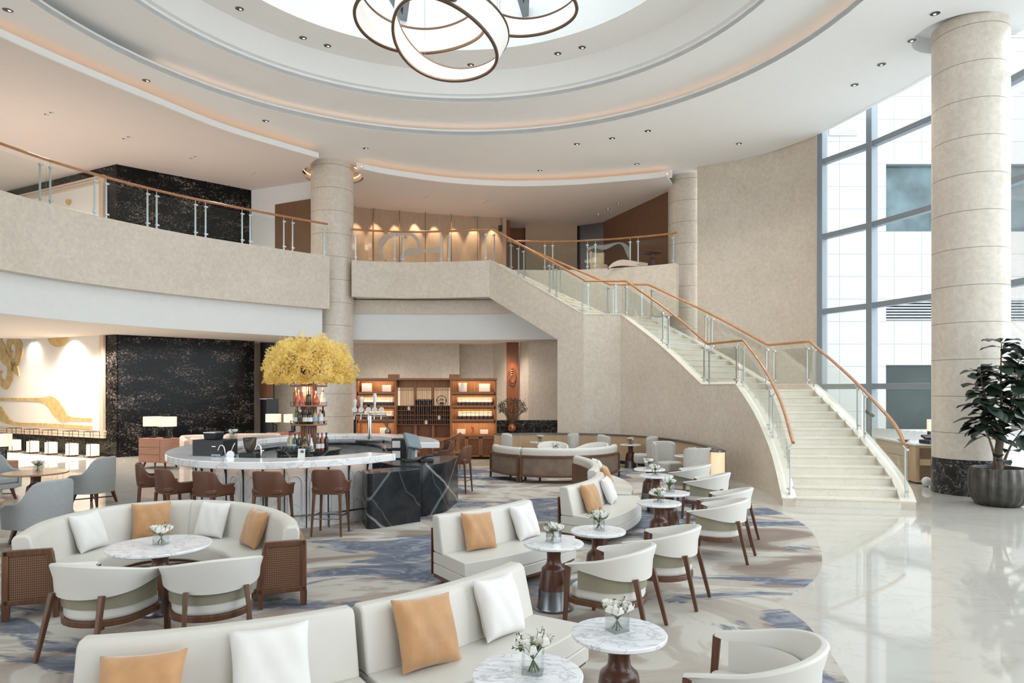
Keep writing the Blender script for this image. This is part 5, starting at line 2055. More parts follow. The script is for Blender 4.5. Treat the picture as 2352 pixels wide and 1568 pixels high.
t = thing('order_screen', 'tilted touch screen seen from behind on the charcoal counter', 'screen', (-1.84, 12.45, 0.90), radians(20))
MB().box((0, 0, .02), (.30, .28, .04)).build('base', M['black'], t, bevel=.008)
MB().bar((0, .02, .03), (.03, .04, .26), .10, .08).build('neck', M['screen'], t)
sc_ = MB().box((0, 0, 0), (.36, .07, .30)).build('screen', M['screen'], t, bevel=.02)
sc_.location = (.02, -.02, .36)
sc_.rotation_euler = (radians(-32), radians(12), radians(35))
t = thing('telephone', 'black desk telephone with handset beside the order screen', 'telephone', (-1.55, 12.35, 0.90), radians(15))
MB().box((0, 0, .03), (.24, .22, .06)).build('body', M['black'], t, bevel=.012)
MB().tube([(-.12, -.06, .05), (-.06, -.10, .09), (.04, -.10, .12), (.10, -.06, .12)], .024, 8).build('handset', M['black'], t, smooth=60)
t = thing('black_cabinet', 'tall black box with two white notes on its front, beside the screen', 'cabinet', (-2.12, 12.95, 0.90))
MB().box((0, 0, .19), (.28, .30, .38)).build('body', M['black'], t, bevel=.005)
for z in (.28, .09):
    MB().box((-.05, -.154, z), (.15, .004, .13)).build('note', M['paper'], t)
pl_ = MB().box((-4.32, 16.38, 1.0), (.09, .02, .10))
o = pl_.build('socket_plate', M['steel'])
tag(o, 'small square metal socket plate on the inner face of the back bar', 'socket')

# bar stools
def make_stool():
    t = thing('bar_stool', 'x', 'bar stool')
    path, secs = [], []
    n = 22
    for i in range(n + 1):
        s = -1 + 2 * i / n
        a = s * radians(120)
        if abs(a) < pi / 2:
            x, y = 0.235 * sin(a), -0.20 * cos(a)
            sq = abs(sin(a)) ** .6
            x = 0.235 * sq * (1 if s > 0 else -1)
        else:
            x, y = 0.235 * (1 if s > 0 else -1), 0.16 * (abs(a) - pi / 2) / radians(30)
        path.append((x, y, 0))
        e = abs(s)
        top = .80 + .20 / (1 + math.exp((e - .50) * 22))
        secs.append([(-.02, .655), (-.035, .8), (-.045, top - .015), (-.03, top), (0, top), (.012, top - .015), (.015, .8), (.02, .655)])
    MB().sweep(path, secs).build('backrest', M['brown_leather'], t, smooth=70, bevel=.008)
    sp = [(-.235, -.18), (-.16, -.215), (.16, -.215), (.235, -.18), (.245, .20), (.20, .24), (-.20, .24), (-.245, .20)]
    MB().prism(sp, .66, .74).build('seat', M['brown_leather'], t, bevel=.025, seg=3)
    MB().prism([(x * .97, y * .97) for x, y in sp], .625, .66).build('seat_frame', M['wood'], t, bevel=.006)
    for sx in (-1, 1):
        for sy in (-1, 1):
            MB().bar((sx * .225, sy * .215, 0), (sx * .195, sy * .175, .635), .026, .026, (0, 1, 0), .042, .042).build('leg', M['wood'], t, bevel=.004)
    for sy in (-.19, .19):
        MB().tube([(-.21, sy, .26), (.21, sy, .26)], .008, 6).build('foot_bar', M['gun'], t)
    for sx in (-.21, .21):
        MB().tube([(sx, -.19, .30), (sx, .19, .30)], .008, 6).build('foot_bar', M['gun'], t)
    return t


st0 = make_stool()
for i, (c, f, lab) in enumerate([((-2.76, 10.38), (.04, 1), 'brown leather bar stool at the front of the bar, rightmost and fully seen'), ((-3.56, 10.15), (.16, 1), 'brown leather bar stool second from the right at the front of the bar'),
                                 ((-4.45, 10.15), (.45, .9), 'brown leather bar stool in the middle of the front row, turned to the right'), ((-5.16, 10.42), (.62, .78), 'brown leather bar stool second from the left at the front of the bar'),
                                 ((-5.88, 11.15), (.85, .5), 'brown leather bar stool leftmost, seen from the side'), ((-1.12, 14.55), (-1, .25), 'tan leather bar stool at the back right of the bar by the tea cabinet'),
                                 ((-1.62, 15.95), (-1, -.35), 'leather bar stool mostly hidden behind the back right end of the bar')]):
    o = st0 if i == 0 else dup(st0, (0, 0, 0))
    o.location = (c[0], c[1], 0.012)
    o.rotation_euler = (0, 0, face(f))
    o['label'] = lab
    o['group'] = 'brown leather bar stools'

# ================================================================ TEA CABINET
YT = 21.7


def tx(u):
    return (u - CX) / F * YT


def tz(v):
    return H + (HY - v) / F * YT


cabt = thing('tea_cabinet', 'wide lit timber tea cabinet with slatted backs, shelves and latticed doors', 'cabinet', (0, YT, 0))
xa, xb, xc, xd = tx(818), tx(908), tx(1036), tx(1140)
zt_, zm = tz(868), tz(998)
D = .42
for x in (xa + .03, xb, xc, xd - .03):
    MB().box((x, D / 2, zt_ / 2), (.07, D, zt_)).build('post', M['tea_wood'], cabt, bevel=.004)
MB().box(((xa + xd) / 2, D / 2, zt_ - .03), (xd - xa + .06, D + .06, .06)).build('top_board', M['tea_wood'], cabt, bevel=.004)
for x in (tx(902), tx(1043)):
    MB().box((x, D / 2, zt_ + .06), (.32, .34, .12)).build('top_block', M['tea_wood'], cabt)
for x0, x1 in ((xa, xb), (xc, xd)):
    MB().box(((x0 + x1) / 2, D + .01, zt_ / 2), (x1 - x0, .03, zt_)).build('slatted_back', M['slats'], cabt)
    for v in (900, 931, 963):
        MB().box(((x0 + x1) / 2, D / 2, tz(v) - .045), (x1 - x0 - .06, D, .09)).build('shelf', M['tea_wood'], cabt)
    for v in (873, 906.5, 937.5, 969.5):
        MB().box(((x0 + x1) / 2, .05, tz(v) - .008), (x1 - x0 - .12, .02, .012)).build('light_strip', M['led'], cabt)
        MB().box(((x0 + x1) / 2, .012, tz(v) - .005), (x1 - x0 - .06, .024, .05)).build('front_lip', M['tea_wood'], cabt)
    MB().box(((x0 + x1) / 2, D / 2, zm - .03), (x1 - x0, D + .05, .06)).build('worktop', M['tea_wood'], cabt)
    for k in range(3):
        w = (x1 - x0 - .10) / 3
        cx_ = x0 + .05 + w * (k + .5)
        dr = MB()
        for s in (-1, 1):
            dr.box((cx_ + s * (w / 2 - .03), -.01, zm / 2 - .0), (.05, .035, zm - .16))
            dr.box((cx_, -.01, zm / 2 + s * (zm / 2 - .10)), (w - .02, .035, .05))
        d_ = dr.build('door', M['tea_wood'], cabt)
        la = MB()
        for i in range(9):
            la.box((cx_ - w / 2 + .05 + (w - .10) * (i + .5) / 9, 0, zm / 2), (.012, .014, zm - .22))
        for i in range(3):
            la.box((cx_, 0, .14 + (zm - .28) * (i + .5) / 3), (w - .1, .014, .012))
        la.build('lattice', M['tea_wood'], d_)
        MB().box((cx_, .04, zm / 2), (w - .06, .01, zm - .2)).build('door_backing', M['red_wood'], d_)
        MB().box((cx_ + (w / 2 - .05) * (1 if k < 1 else -1), -.035, zm * .48), (.015, .02, .10)).build('handle', M['bronze'], d_)
# middle bay: three lit lattices above, cubby holes below
wm = (xc - xb - .07)
MB().box(((xb + xc) / 2, D + .01, zt_ / 2), (wm, .03, zt_)).build('back_board', M['red_wood'], cabt)
MB().box(((xb + xc) / 2, D - .05, (tz(890) + tz(932)) / 2), (wm, .02, tz(890) - tz(932))).build('lit_backing', emit('lit_cream', (1, .78, .5), .55, (.8, .65, .45)), cabt)
for k in range(3):
    w = wm / 3
    cx_ = xb + .035 + w * (k + .5)
    la = MB()
    for i in range(14):
        la.box((cx_ - w / 2 + .05 + (w - .10) * (i + .5) / 14, D - .08, (tz(890) + tz(975)) / 2), (.020, .02, tz(890) - tz(975)))
    for v in (893, 896):
        la.box((cx_, D - .08, tz(v)), (w, .02, .014))
    la.build('lattice', M['tea_wood'], cabt)
    MB().box((cx_, D - .10, tz(880)), (w - .06, .05, .24)).build('head_panel', M['tea_wood'], cabt)
    if k:
        MB().box((cx_ - w / 2, D - .12, zt_ / 2), (.09, .06, zt_)).build('mullion', M['tea_wood'], cabt)
MB().box(((xb + xc) / 2, D / 2 + .05, zm - .12), (wm, D - .1, .05)).build('worktop', M['tea_wood'], cabt)
x0, x1 = xb + .06, xc - .05
cols = 12
cw = (x1 - x0) / cols
zc0, zc1, zc2 = tz(975), tz(932), tz(917)
rowh = (zc1 - zc0) / 4
cb = MB()
for i in range(cols + 1):
    hi = zc2 if 4 <= i <= 8 else zc1
    cb.box((x0 + cw * i, .20, (zc0 + hi) / 2), (.018, .22, hi - zc0))
for j in range(5):
    if j in (3,):
        cb.box((x0 + cw * 2, .20, zc0 + rowh * j), (cw * 4, .22, .018))
        cb.box((x0 + cw * 10, .20, zc0 + rowh * j), (cw * 4, .22, .018))
    else:
        cb.box(((x0 + x1) / 2, .20, zc0 + rowh * j), (x1 - x0, .22, .018))
cb.box((x0 + cw * 6, .20, zc2), (cw * 4, .22, .018))
cb.build('cubby_holes', M['red_wood'], cabt)


def make_jar(name, cat, r, h, body, lid, lab):
    t = thing(name, 'x', cat)
    MB().lathe([(0, 0), (r, 0), (r, h * .82), (r * .9, h * .86), (0, h * .86)], (0, 0, 0), 14).build('glass_body', body, t, smooth=40)
    MB().lathe([(0, h * .86), (r * .95, h * .86), (r * .95, h), (0, h)], (0, 0, 0), 14).build('lid', lid, t, smooth=40)
    if lab:
        MB().lathe([(r + .002, h * .42), (r + .002, h * .80)], (0, 0, 0), 14).build('paper_label', lab, t, smooth=40)
    return t


cream_lit = M['cream']
jar0 = make_jar('tea_jar', 'jar', .068, .25, M['water_dark'], M['cream'], M['paper'])
first = True
for x0_, x1_, v, nn, where in ((833, 903, 931, 9, 'upper jar shelf, left bay'), (835, 902, 963, 8, 'lower jar shelf, left bay'), (1050, 1130, 931, 9, 'upper jar shelf, right bay'), (1051, 1130, 963, 8, 'lower jar shelf, right bay')):
    for i in range(nn):
        o = jar0 if first else dup(jar0, (0, 0, 0))
        first = False
        o.location = (tx(x0_ + (x1_ - x0_) * (i + .5) / nn), YT + .16, tz(v))
        o['label'] = 'cream lidded tea jar, %s from left, %s of tea cabinet' % (ORD[i], where)
        o['group'] = 'tea jars on the ' + where
small0 = make_jar('spice_jar', 'jar', .05, .15, M['water_dark'], M['black'], None)
tall0 = make_jar('tall_canister', 'jar', .05, .34, M['black'], M['gun'], None)
pale0 = make_jar('pale_jar', 'jar', .05, .13, M['paper'], M['cream'], None)
fs_, ft_, fp_ = True, True, True
for j in range(4):
    for i in range(12):
        x = x0 + cw * (i + .5)
        if 4 <= i < 8 and j == 3:
            continue
        z = zc0 + rowh * j + .01
        pale = (i * 7 + j * 5) % 13 == 3
        tall = 4 <= i < 8 and j == 2
        src = pale0 if pale and not tall else tall0 if tall else small0
        if tall:
            fst, ft_ = ft_, False
        elif pale:
            fst, fp_ = fp_, False
        else:
            fst, fs_ = fs_, False
        for zz_, l2 in (((z, 'lower'), (zc1 + .01, 'upper')) if tall else ((z, ''),)):
            if tall and l2 == 'upper':
                zz_ = zc1 + .012
                if zc2 - zc1 < .35:
                    sc_s = (1, 1, .58)
            o = src if fst else dup(src, (0, 0, 0))
            fst = False
            if tall and l2 == 'upper':
                o.scale = (1, 1, .55)
            o.location = (x, YT + .17, zz_)
            if tall:
                o['label'] = 'tall dark canister in the %s tall cubby row, %s from the left' % (l2, ORD[i - 4])
            else:
                o['label'] = '%s jar in the cubby holes, %s row, %s from the left' % ('pale' if pale else 'dark', ['bottom', 'second lowest', 'second highest', 'top'][j], ORD[i])
            o['group'] = 'jars in the cubby holes'


def tbox(name, u0, u1, v0, v1, lab, m=M['cream'], y=.16, cat='box', deco=True):
    t = thing(name, lab, cat, ((tx(u0) + tx(u1)) / 2, YT + y, tz(v1)))
    w, h = tx(u1) - tx(u0), tz(v0) - tz(v1)
    MB().box((0, 0, h / 2), (w, .10, h)).build('body', m, t, bevel=.004)
    if deco:
        MB().box((0, -.052, h * .5), (w * .9, .006, h * .88)).build('front_print', M['paper'], t)
    return t


tbox('gift_box', 829, 852, 880, 899.5, 'cream gift box with paper front on the top left shelf of the tea cabinet')
tbox('gift_box', 876, 897, 884, 899.5, 'smaller cream box right of it on the top left shelf of the tea cabinet')
tbox('gift_box', 1099, 1125, 881, 899.5, 'wide cream gift box on the top right shelf of the tea cabinet')
t = thing('white_canister', 'round white canister on the top right shelf of the tea cabinet', 'canister', (tx(1062), YT + .18, tz(899.5)))
MB().lathe([(0, 0), (.12, 0), (.13, .02), (.13, .25), (0, .25)], (0, 0, 0), 24).build('body', M['paper'], t, smooth=40)
MB().lathe([(0, .25), (.137, .25), (.137, .28), (0, .28)], (0, 0, 0), 24).build('lid', M['white'], t, smooth=40)
tbox('display_box', 1049, 1068, 986, 997, 'cream box on the right worktop of the tea cabinet, left of the figurine')
tbox('display_box', 1102, 1121, 987, 997, 'cream box on the right worktop of the tea cabinet, right of the figurine')
tbox('display_box', 871, 886, 983, 997, 'cream box on the left worktop of the tea cabinet, beside the twig vase')
t = thing('figurine', 'slender dark red figurine between two cream boxes on the tea cabinet', 'figurine', (tx(1085), YT + .16, tz(997)))
MB().lathe([(0, 0), (.05, 0), (.03, .05), (.025, .12), (.045, .20), (.05, .24), (.02, .26), (0, .27)], (0, 0, 0), 14).build('body', M['red_wood'], t, smooth=50)
t = thing('twig_vase', 'grey vase with bare branching twigs before the left bay of the tea cabinet', 'vase', (tx(892), YT - .12, tz(998)))
MB().lathe([(0, 0), (.05, 0), (.09, .06), (.085, .14), (.035, .22), (.04, .25), (0, .25)], (0, 0, 0), 20).build('vase', M['gun'], t, smooth=50)
tw_ = MB()
for i in range(16):
    a = rnd.uniform(-1, 1)
    p0 = Vector((0, 0, .22))
    p1 = Vector((a * .2 - .1, rnd.uniform(-.08, .08), .22 + rnd.uniform(.25, .45)))
    p2 = p1 + Vector((a * .25 - .12, rnd.uniform(-.06, .06), rnd.uniform(.05, .22)))
    tw_.tube([p0, p1, p2], [.007, .005, .002], 4)
tw_.build('twigs', M['bark'], t)
t = thing('ring_planter', 'green plant in a round black hoop stand on the cubby holes', 'plant', (tx(1013), YT + .18, zc1 + .012))
MB().tube([(.15 * cos(a), 0, .16 + .15 * sin(a)) for a in [2 * pi * i / 30 for i in range(30)]], .010, 6, True).build('hoop', M['black_metal'], t, smooth=60)
MB().lathe([(0, .04), (.05, .04), (.06, .10), (0, .10)], (0, 0, 0), 14).build('pot', M['black'], t)
lf = MB()
for i in range(50):
    a, b_ = rnd.uniform(0, 2 * pi), rnd.uniform(.1, 1.2)
    c = Vector((.08 * cos(a) * cos(b_), .06 * sin(a), .12 + .10 * sin(b_)))
    d = Vector((rnd.gauss(0, 1), rnd.gauss(0, 1), rnd.gauss(0, 1))).normalized() * .03
    e_ = d.orthogonal().normalized() * .010
    lf.add([c, c + d * .5 + e_, c + d, c + d * .5 - e_], [(0, 1, 2, 3)])
lf.build('foliage', M['leaf'], t)

# bushy plant in a dark jar before the russet panel
t = thing('bushy_plant', 'bushy dark green plant in a copper jar before the carved russet panel', 'plant', (0.02, 23.2, 0.72))
t.location = (Q(1176, 985, 23.2).x, 23.2, Q(1176, 992, 23.2).z)
MB().lathe([(0, 0), (.08, 0), (.14, .08), (.14, .18), (.08, .26), (.09, .30), (0, .30)], (0, 0, 0), 24).build('jar', M['copper'], t, smooth=50)
lf = MB()
for i in range(40):
    a = rnd.uniform(0, 2 * pi)
    e = Vector((.48 * cos(a), .3 * sin(a), rnd.uniform(.7, 1.15)))
    lf.tube([(0, 0, .25), e * .5 + Vector((0, 0, .2)), e], [.008, .006, .003], 4)
lf.build('stems', M['bark'], t)
lf = MB()
for i in range(900):
    a, el = rnd.uniform(0, 2 * pi), math.asin(rnd.uniform(-.5, 1))
    R = rnd.uniform(.5, 1) ** .5
    c = Vector((.52 * cos(a) * cos(el), .34 * sin(a) * cos(el), .82 + .34 * sin(el))) * 1
    c = Vector((c.x * R, c.y * R, .82 + (c.z - .82) * R))
    d = Vector((rnd.gauss(0, 1), rnd.gauss(0, 1), rnd.gauss(0, 1))).normalized() * .05
    e_ = d.orthogonal().normalized() * .014
    lf.add([c, c + d * .5 + e_, c + d, c + d * .5 - e_], [(0, 1, 2, 3)])
lf.build('foliage', M['bush'], t)['kind'] = 'stuff'
pst = MB().lathe([(0, 0), (.16, 0), (.16, t.location.z), (0, t.location.z)], (t.location.x, 23.2, 0), 20).build('plant_stand', M['black'], smooth=40)
tag(pst, 'black stand under the copper jar of the bushy plant', 'stand')

# tea chairs with horseshoe backs behind the bar
def make_tea_chair():
    t = thing('tea_chair', 'x', 'chair')
    MB().tube(catmull([(-.30, .22, .70), (-.33, -.02, .74), (-.22, -.24, .84), (0, -.30, .88), (.22, -.24, .84), (.33, -.02, .74), (.30, .22, .70)], 6), .018, 8).build('back_rail', M['tea_wood'], t, smooth=60)
    sp_ = MB()
    for i in range(7):
        x = -.15 + .05 * i
        sp_.tube([(x * .8, -.22, .45), (x, -.28, .85)], .009, 6)
    sp_.build('spindles', M['tea_wood'], t)
    MB().box((0, 0, .43), (.54, .48, .05)).build('seat', M['tea_wood'], t, bevel=.01)
    for sx in (-1, 1):
        for sy in (-1, 1):
            MB().tube([(sx * .25, sy * .22, 0), (sx * .25, sy * .2, .43), (sx * (.25 if sy < 0 else .29), sy * .22, .74 if sy < 0 else .70)], .017, 8).build('leg', M['tea_wood'], t)
    return t


te0 = make_tea_chair()
for i, (c, f, lab) in enumerate([((-2.85, 18.6), (0, 1), 'timber tea chair with horseshoe back, middle one behind the bar'), ((-1.75, 18.6), (-1, .2), 'timber tea chair with curved arm, right of the tea table behind the bar'),
                                 ((-3.95, 18.5), (.3, 1), 'timber tea chair left of the tea table, its back just above the bar')]):
    o = te0 if i == 0 else dup(te0, (0, 0, 0))
    o.location = (c[0], c[1], 0.012)
    o.rotation_euler = (0, 0, face(f))
    o.scale = (1.15, 1.15, 1.15)
    o['label'] = lab
    o['group'] = 'timber tea chairs'
t = thing('tea_table', 'timber tea table between the tea chairs and the tea cabinet', 'table', (-2.9, 19.9, 0))
MB().box((0, 0, .72), (1.8, .7, .05)).build('tabletop', M['tea_wood'], t, bevel=.01)
for sx in (-1, 1):
    for sy in (-1, 1):
        MB().box((sx * .82, sy * .28, .35), (.06, .06, .70)).build('leg', M['tea_wood'], t)
# ================================================================ LOBBY: lamps, cabinets, sofas, lanterns
def make_lamp():
    t = thing('table_lamp', 'x', 'lamp')
    MB().box((0, 0, .02), (.16, .16, .04)).build('base', M['black'], t)
    MB().tube([(0, 0, .04), (0, 0, .36)], .014, 8).build('stem', M['black_metal'], t)
    MB().box((.07, .02, .15), (.10, .10, .24)).build('base_block', M['base_marble'], t)
    MB().lathe([(0.225, .33), (.23, .33), (.23, .60), (.225, .60)], (0, 0, 0), 28, 1.0, 0.75, ring=True).build('lamp_shade', M['shade'], t, smooth=40)
    return t


la0 = make_lamp()


def low_cabinet(x, y, w, d, h, rz, label):
    t = thing('drawer_cabinet', label, 'cabinet', (x, y, 0), rz)
    body = rounded([(-w / 2, -d / 2), (w / 2, -d / 2), (w / 2, d / 2), (-w / 2, d / 2)], [.02, .14, .14, .02])
    MB().prism(body, .17, h).build('body', M['rose_wood'], t, bevel=.006)
    for k in range(3):
        dz = (h - .17 - .06) / 3
        MB().box((-w * .10, -d / 2 - .006, .19 + dz * (k + .5)), (w * .74, .02, dz - .025)).build('drawer', M['rose_wood'], t, bevel=.004)
    for sx in (-1, 1):
        for sy in (-1, 1):
            MB().bar((sx * (w / 2 - .10), sy * (d / 2 - .07), 0), (sx * (w / 2 - .14), sy * (d / 2 - .1), .17), .025, .025, (0, 1, 0), .045, .045).build('leg', M['wood_dark'], t)
    return t


low_cabinet(-9.95, 19.3, 0.98, .55, .84, radians(-18), 'rosewood drawer cabinet under two lamps before the black marble wall')
ls = [((-10.2, 19.38, .842), 'lit table lamp with cream shade, left one on the rosewood cabinet'), ((-9.70, 19.2, .842), 'lit table lamp with cream shade, right one on the rosewood cabinet')]
low_cabinet(-7.55, 22.6, 1.0, .5, .80, 0, 'timber cabinet behind the rose sofa carrying two lamps')
ls += [((-7.9, 22.6, .802), 'lit table lamp left of the black notice board behind the rose sofa'), ((-7.25, 22.45, .802), 'lit table lamp right of the black notice board behind the rose sofa')]
low_cabinet(-11.55, 15.2, .9, .5, .62, radians(-5), 'brown timber cabinet at the left edge under a lamp')
ls += [((-11.35, 15.1, .622), 'lit table lamp at the left edge, cut by the frame')]
for i, (p, lab) in enumerate(ls):
    o = la0 if i == 0 else dup(la0, (0, 0, 0))
    o.location = p
    o['label'] = lab
    o['group'] = 'cream shaded table lamps'
    o.rotation_euler = (0, 0, .3)
    o.scale = (1.08, 1.08, 1.0)
t = thing('notice_board', 'tall black notice board on a thin stand between the two back lamps', 'sign', (Q(626, 940, 23.6).x, 23.6, 0))
MB().box((0, 0, Q(626, 941, 23.6).z), (.40, .04, .76)).build('board', M['black'], t)
MB().tube([(0, 0.0, 0.02), (0, 0, 1.2)], .012, 8).build('stand', M['black_metal'], t)
MB().lathe([(0, 0), (.16, 0), (.16, .02), (0, .02)], (0, 0, 0), 20).build('base', M['black_metal'], t)


def block_sofa(x, y, w, d, rz, label, m, round_=.25, arm=.62, top=.82):
    t = thing('lobby_sofa', label, 'sofa', (x, y, 0), rz, 'rose beige lobby sofas')
    # front is local -Y
    bp = [(-w / 2, -d / 2 + .1), (-w / 2, d / 2 - round_), (-w / 2 + round_, d / 2), (w / 2 - round_, d / 2), (w / 2, d / 2 - round_), (w / 2, -d / 2 + .1)]
    path = catmull([Vector((*p, 0)) for p in bp], 5)
    secs = []
    n = len(path)
    for i in range(n):
        e = abs(-1 + 2 * i / (n - 1))
        h = top - (top - arm) * max(0, (e - .45) / .55) ** 1.5
        secs.append([(0, .12), (0, h - .05), (-.04, h), (-.12, h), (-.16, h - .05), (-.16, .12)])
    MB().sweep([tuple(p) for p in path], secs).build('backrest', m, t, smooth=60, bevel=.01)
    MB().box((0, -.05, .29), (w - .34, d - .25, .30)).build('seat', m, t, bevel=.05, seg=3)
    MB().box((0, 0, .07), (w - .2, d - .2, .10)).build('plinth', M['black'], t)
    return t


block_sofa(-8.15, 21.3, 1.75, .85, radians(6), 'rose beige sofa with rounded back and two cushions behind the bar', M['rose_fabric'])
for i, dx in enumerate((.2, .5)):
    o = CU['white'].copy()
    o.data = CU['white'].data.copy()
    o.data.materials[0] = M['olive']
    COL.objects.link(o)
    o.location = (-8.15 + dx, 21.30, .45)
    o.rotation_euler = (radians(-14), 0, radians(6))
    o.scale = (.8, .8, .7)
    tag(o, ('left' if i == 0 else 'right') + ' dull olive cushion on the rose beige sofa behind the bar', 'cushion', 'olive cushions')
block_sofa(-9.05, 20.3, .85, .8, radians(160), 'rose beige tub armchair left of the bar, seen from behind', M['rose_fabric'], .2, .70, .80)
block_sofa(-9.75, 21.0, .8, .8, radians(40), 'rose beige tub armchair between the rosewood cabinet and the rose sofa', M['rose_fabric'], .2, .68, .80)

# paper lanterns before the relief
ln0 = None
for i, (u, v, w) in enumerate([(32, 1037, 'leftmost'), (73, 1041, 'second from the left'), (115, 1044, 'third from the left'), (163, 1048, 'fourth from the left'), (211, 1050, 'rightmost')]):
    p = P(u, v, 0)
    lab = 'glowing paper floor lantern, %s of the five before the relief' % w
    if ln0 is None:
        ln0 = o = thing('floor_lantern', lab, 'lantern', (0, 0, 0), 0, 'paper floor lanterns')
        MB().box((0, 0, .235), (.27, .27, .37)).build('paper_shade', M['lantern'], o)
        MB().box((0, 0, .025), (.22, .22, .05)).build('base', M['wood_dark'], o)
        fr = MB()
        for sx in (-1, 1):
            for sy in (-1, 1):
                fr.box((sx * .17 - .06, sy * .15, .42), (.012, .012, .84))
        for s in (-1, 1):
            fr.box((-.06, s * .15, .84), (.352, .012, .012))
            fr.box((s * .17 - .06, 0, .84), (.012, .312, .012))
            fr.box((-.06, s * .15, .006), (.352, .012, .012))
        fr.build('frame', M['black_metal'], o)
        g = MB()
        for k in range(3):
            g.box((-.52, .28, .12 + .14 * k), (.5, .008, .008))
        for k in range(4):
            g.box((-.76 + .16 * k, .28, .22), (.008, .008, .42))
        g.build('wire_screen', M['frame_tan'], o)
        o.location = (p.x, p.y + .05, 0)
    else:
        o = dup(ln0, (p.x, p.y + .05, 0), 0, lab)
    o.rotation_euler = (0, 0, radians(152.5) + pi)
for i in range(3):
    p = KX + MU * (1.0 + 1.9 * i) + Vector((-.75, -1.5, 0))
    lamp('relief_light', 'SPOT', (p.x + .2, p.y - .2, 3.9), 150, (1, .82, .62), .1, (radians(20), 0, radians(-27)), spot=110, blend=.9)

# ================================================================ FIG TREE, BUFFET
FT = Vector((9.30, 13.05, 0))
t = thing('fig_tree', 'dark green fiddle leaf fig tree in a fluted metal pot beside the right column', 'potted tree', FT)
n = 144
prof = [(.30, .0), (.38, .03), (.46, .16), (.49, .34), (.485, .52), (.465, .68), (.45, .72), (.42, .72), (.41, .66)]
mb = MB()
vs_, fs = [], []
for i in range(n):
    a = 2 * pi * i / n
    for k, (r, z) in enumerate(prof):
        fl = 1 + (.030 * cos(18 * a) if k < 6 else 0)
        vs_.append((r * fl * cos(a), r * fl * sin(a), z))
for i in range(n):
    j = (i + 1) % n
    for k in range(len(prof) - 1):
        fs.append((i * len(prof) + k, j * len(prof) + k, j * len(prof) + k + 1, i * len(prof) + k + 1))
fs.append(tuple(i * len(prof) for i in range(n)))
mb.add(vs_, fs).build('pot', M['pot'], t, smooth=50)
MB().lathe([(0, .60), (.43, .60)], (0, 0, 0), 32).build('soil', M['soil'], t)
rnd = random.Random(5)
stem = MB()
stem.tube(catmull([(0, 0, .58), (0.0, 0.02, .9), (.03, 0, 1.25), (0.02, 0, 1.5)], 5), [.085 - .0020 * i for i in range(16)], 12)
lims = [[(.02, 0, 1.45), (-.12, .02, 1.75), (-.30, -.02, 2.2), (-.36, -.02, 2.55)], [(.02, 0, 1.45), (.02, -.05, 1.9), (.03, -.02, 2.5), (.06, 0, 3.1)], [(.02, 0, 1.4), (.25, .05, 1.75), (.40, .05, 2.3), (.38, .0, 2.75)],
        [(-.05, -.02, .62), (-.15, -.08, 1.0), (-.28, -.05, 1.45), (-.40, -.1, 1.65)], [(.02, 0, 1.2), (-.2, -.1, 1.55), (-.42, -.15, 1.95)], [(.02, 0, 1.5), (.2, -.2, 1.9), (.22, -.25, 2.35)], [(.06, 0, .7), (.22, .0, 1.1), (.42, -.05, 1.45)]]
leaves = []
for lm in lims:
    pts = catmull([Vector(p) for p in lm], 7)
    stem.tube(pts, [.030 - .022 * i / (len(pts) - 1) for i in range(len(pts))], 7)
    st = 6 if lm[0][2] > 1 else 11
    for i in range(st, len(pts)):
        for k in range(2):
            leaves.append((pts[i], rnd.uniform(0, 2 * pi)))
    for k in range(3):
        leaves.append((pts[-1], k * 2.1 + rnd.random()))
for p in [(-.02, -.08, .95), (.05, -.08, 1.0), (-.1, -.06, .85)]:
    leaves.append((Vector(p), rnd.uniform(2.6, 5.5)))
stem.build('trunk', M['bark'], t, smooth=60)
lf = MB()
for p, a in leaves:
    L = rnd.uniform(.28, .44)
    W_ = L * rnd.uniform(.30, .38)
    el = rnd.uniform(-.45, .75)
    d = Vector((cos(a) * cos(el), sin(a) * cos(el), sin(el)))
    sd = Vector((-sin(a), cos(a), 0))
    upn = sd.cross(d) * -1
    rows = []
    m_ = 7
    for i in range(m_ + 1):
        f_ = i / m_
        wd = W_ * (sin(pi * min(1, f_ * .93 + .04)) ** .7) * (.65 + .6 * f_) * (1 if f_ < .97 else .4)
        c = p + d * (.05 + L * f_) + Vector((0, 0, -.16 * L * f_ * f_ * 2.0))
        wav = .012 * sin(9 * f_ + a)
        rows.append([c - sd * wd + upn * (.25 * wd + wav), c, c + sd * wd + upn * (.25 * wd - wav)])
    vv = [q for r in rows for q in r]
    lf.add(vv, [(i * 3 + k, i * 3 + k + 1, (i + 1) * 3 + k + 1, (i + 1) * 3 + k) for i in range(m_) for k in (0, 1)])
    lf.tube([p, p + d * .06], .005, 4)
fo_ = lf.build('foliage', M['fig_leaf'], t, smooth=60)

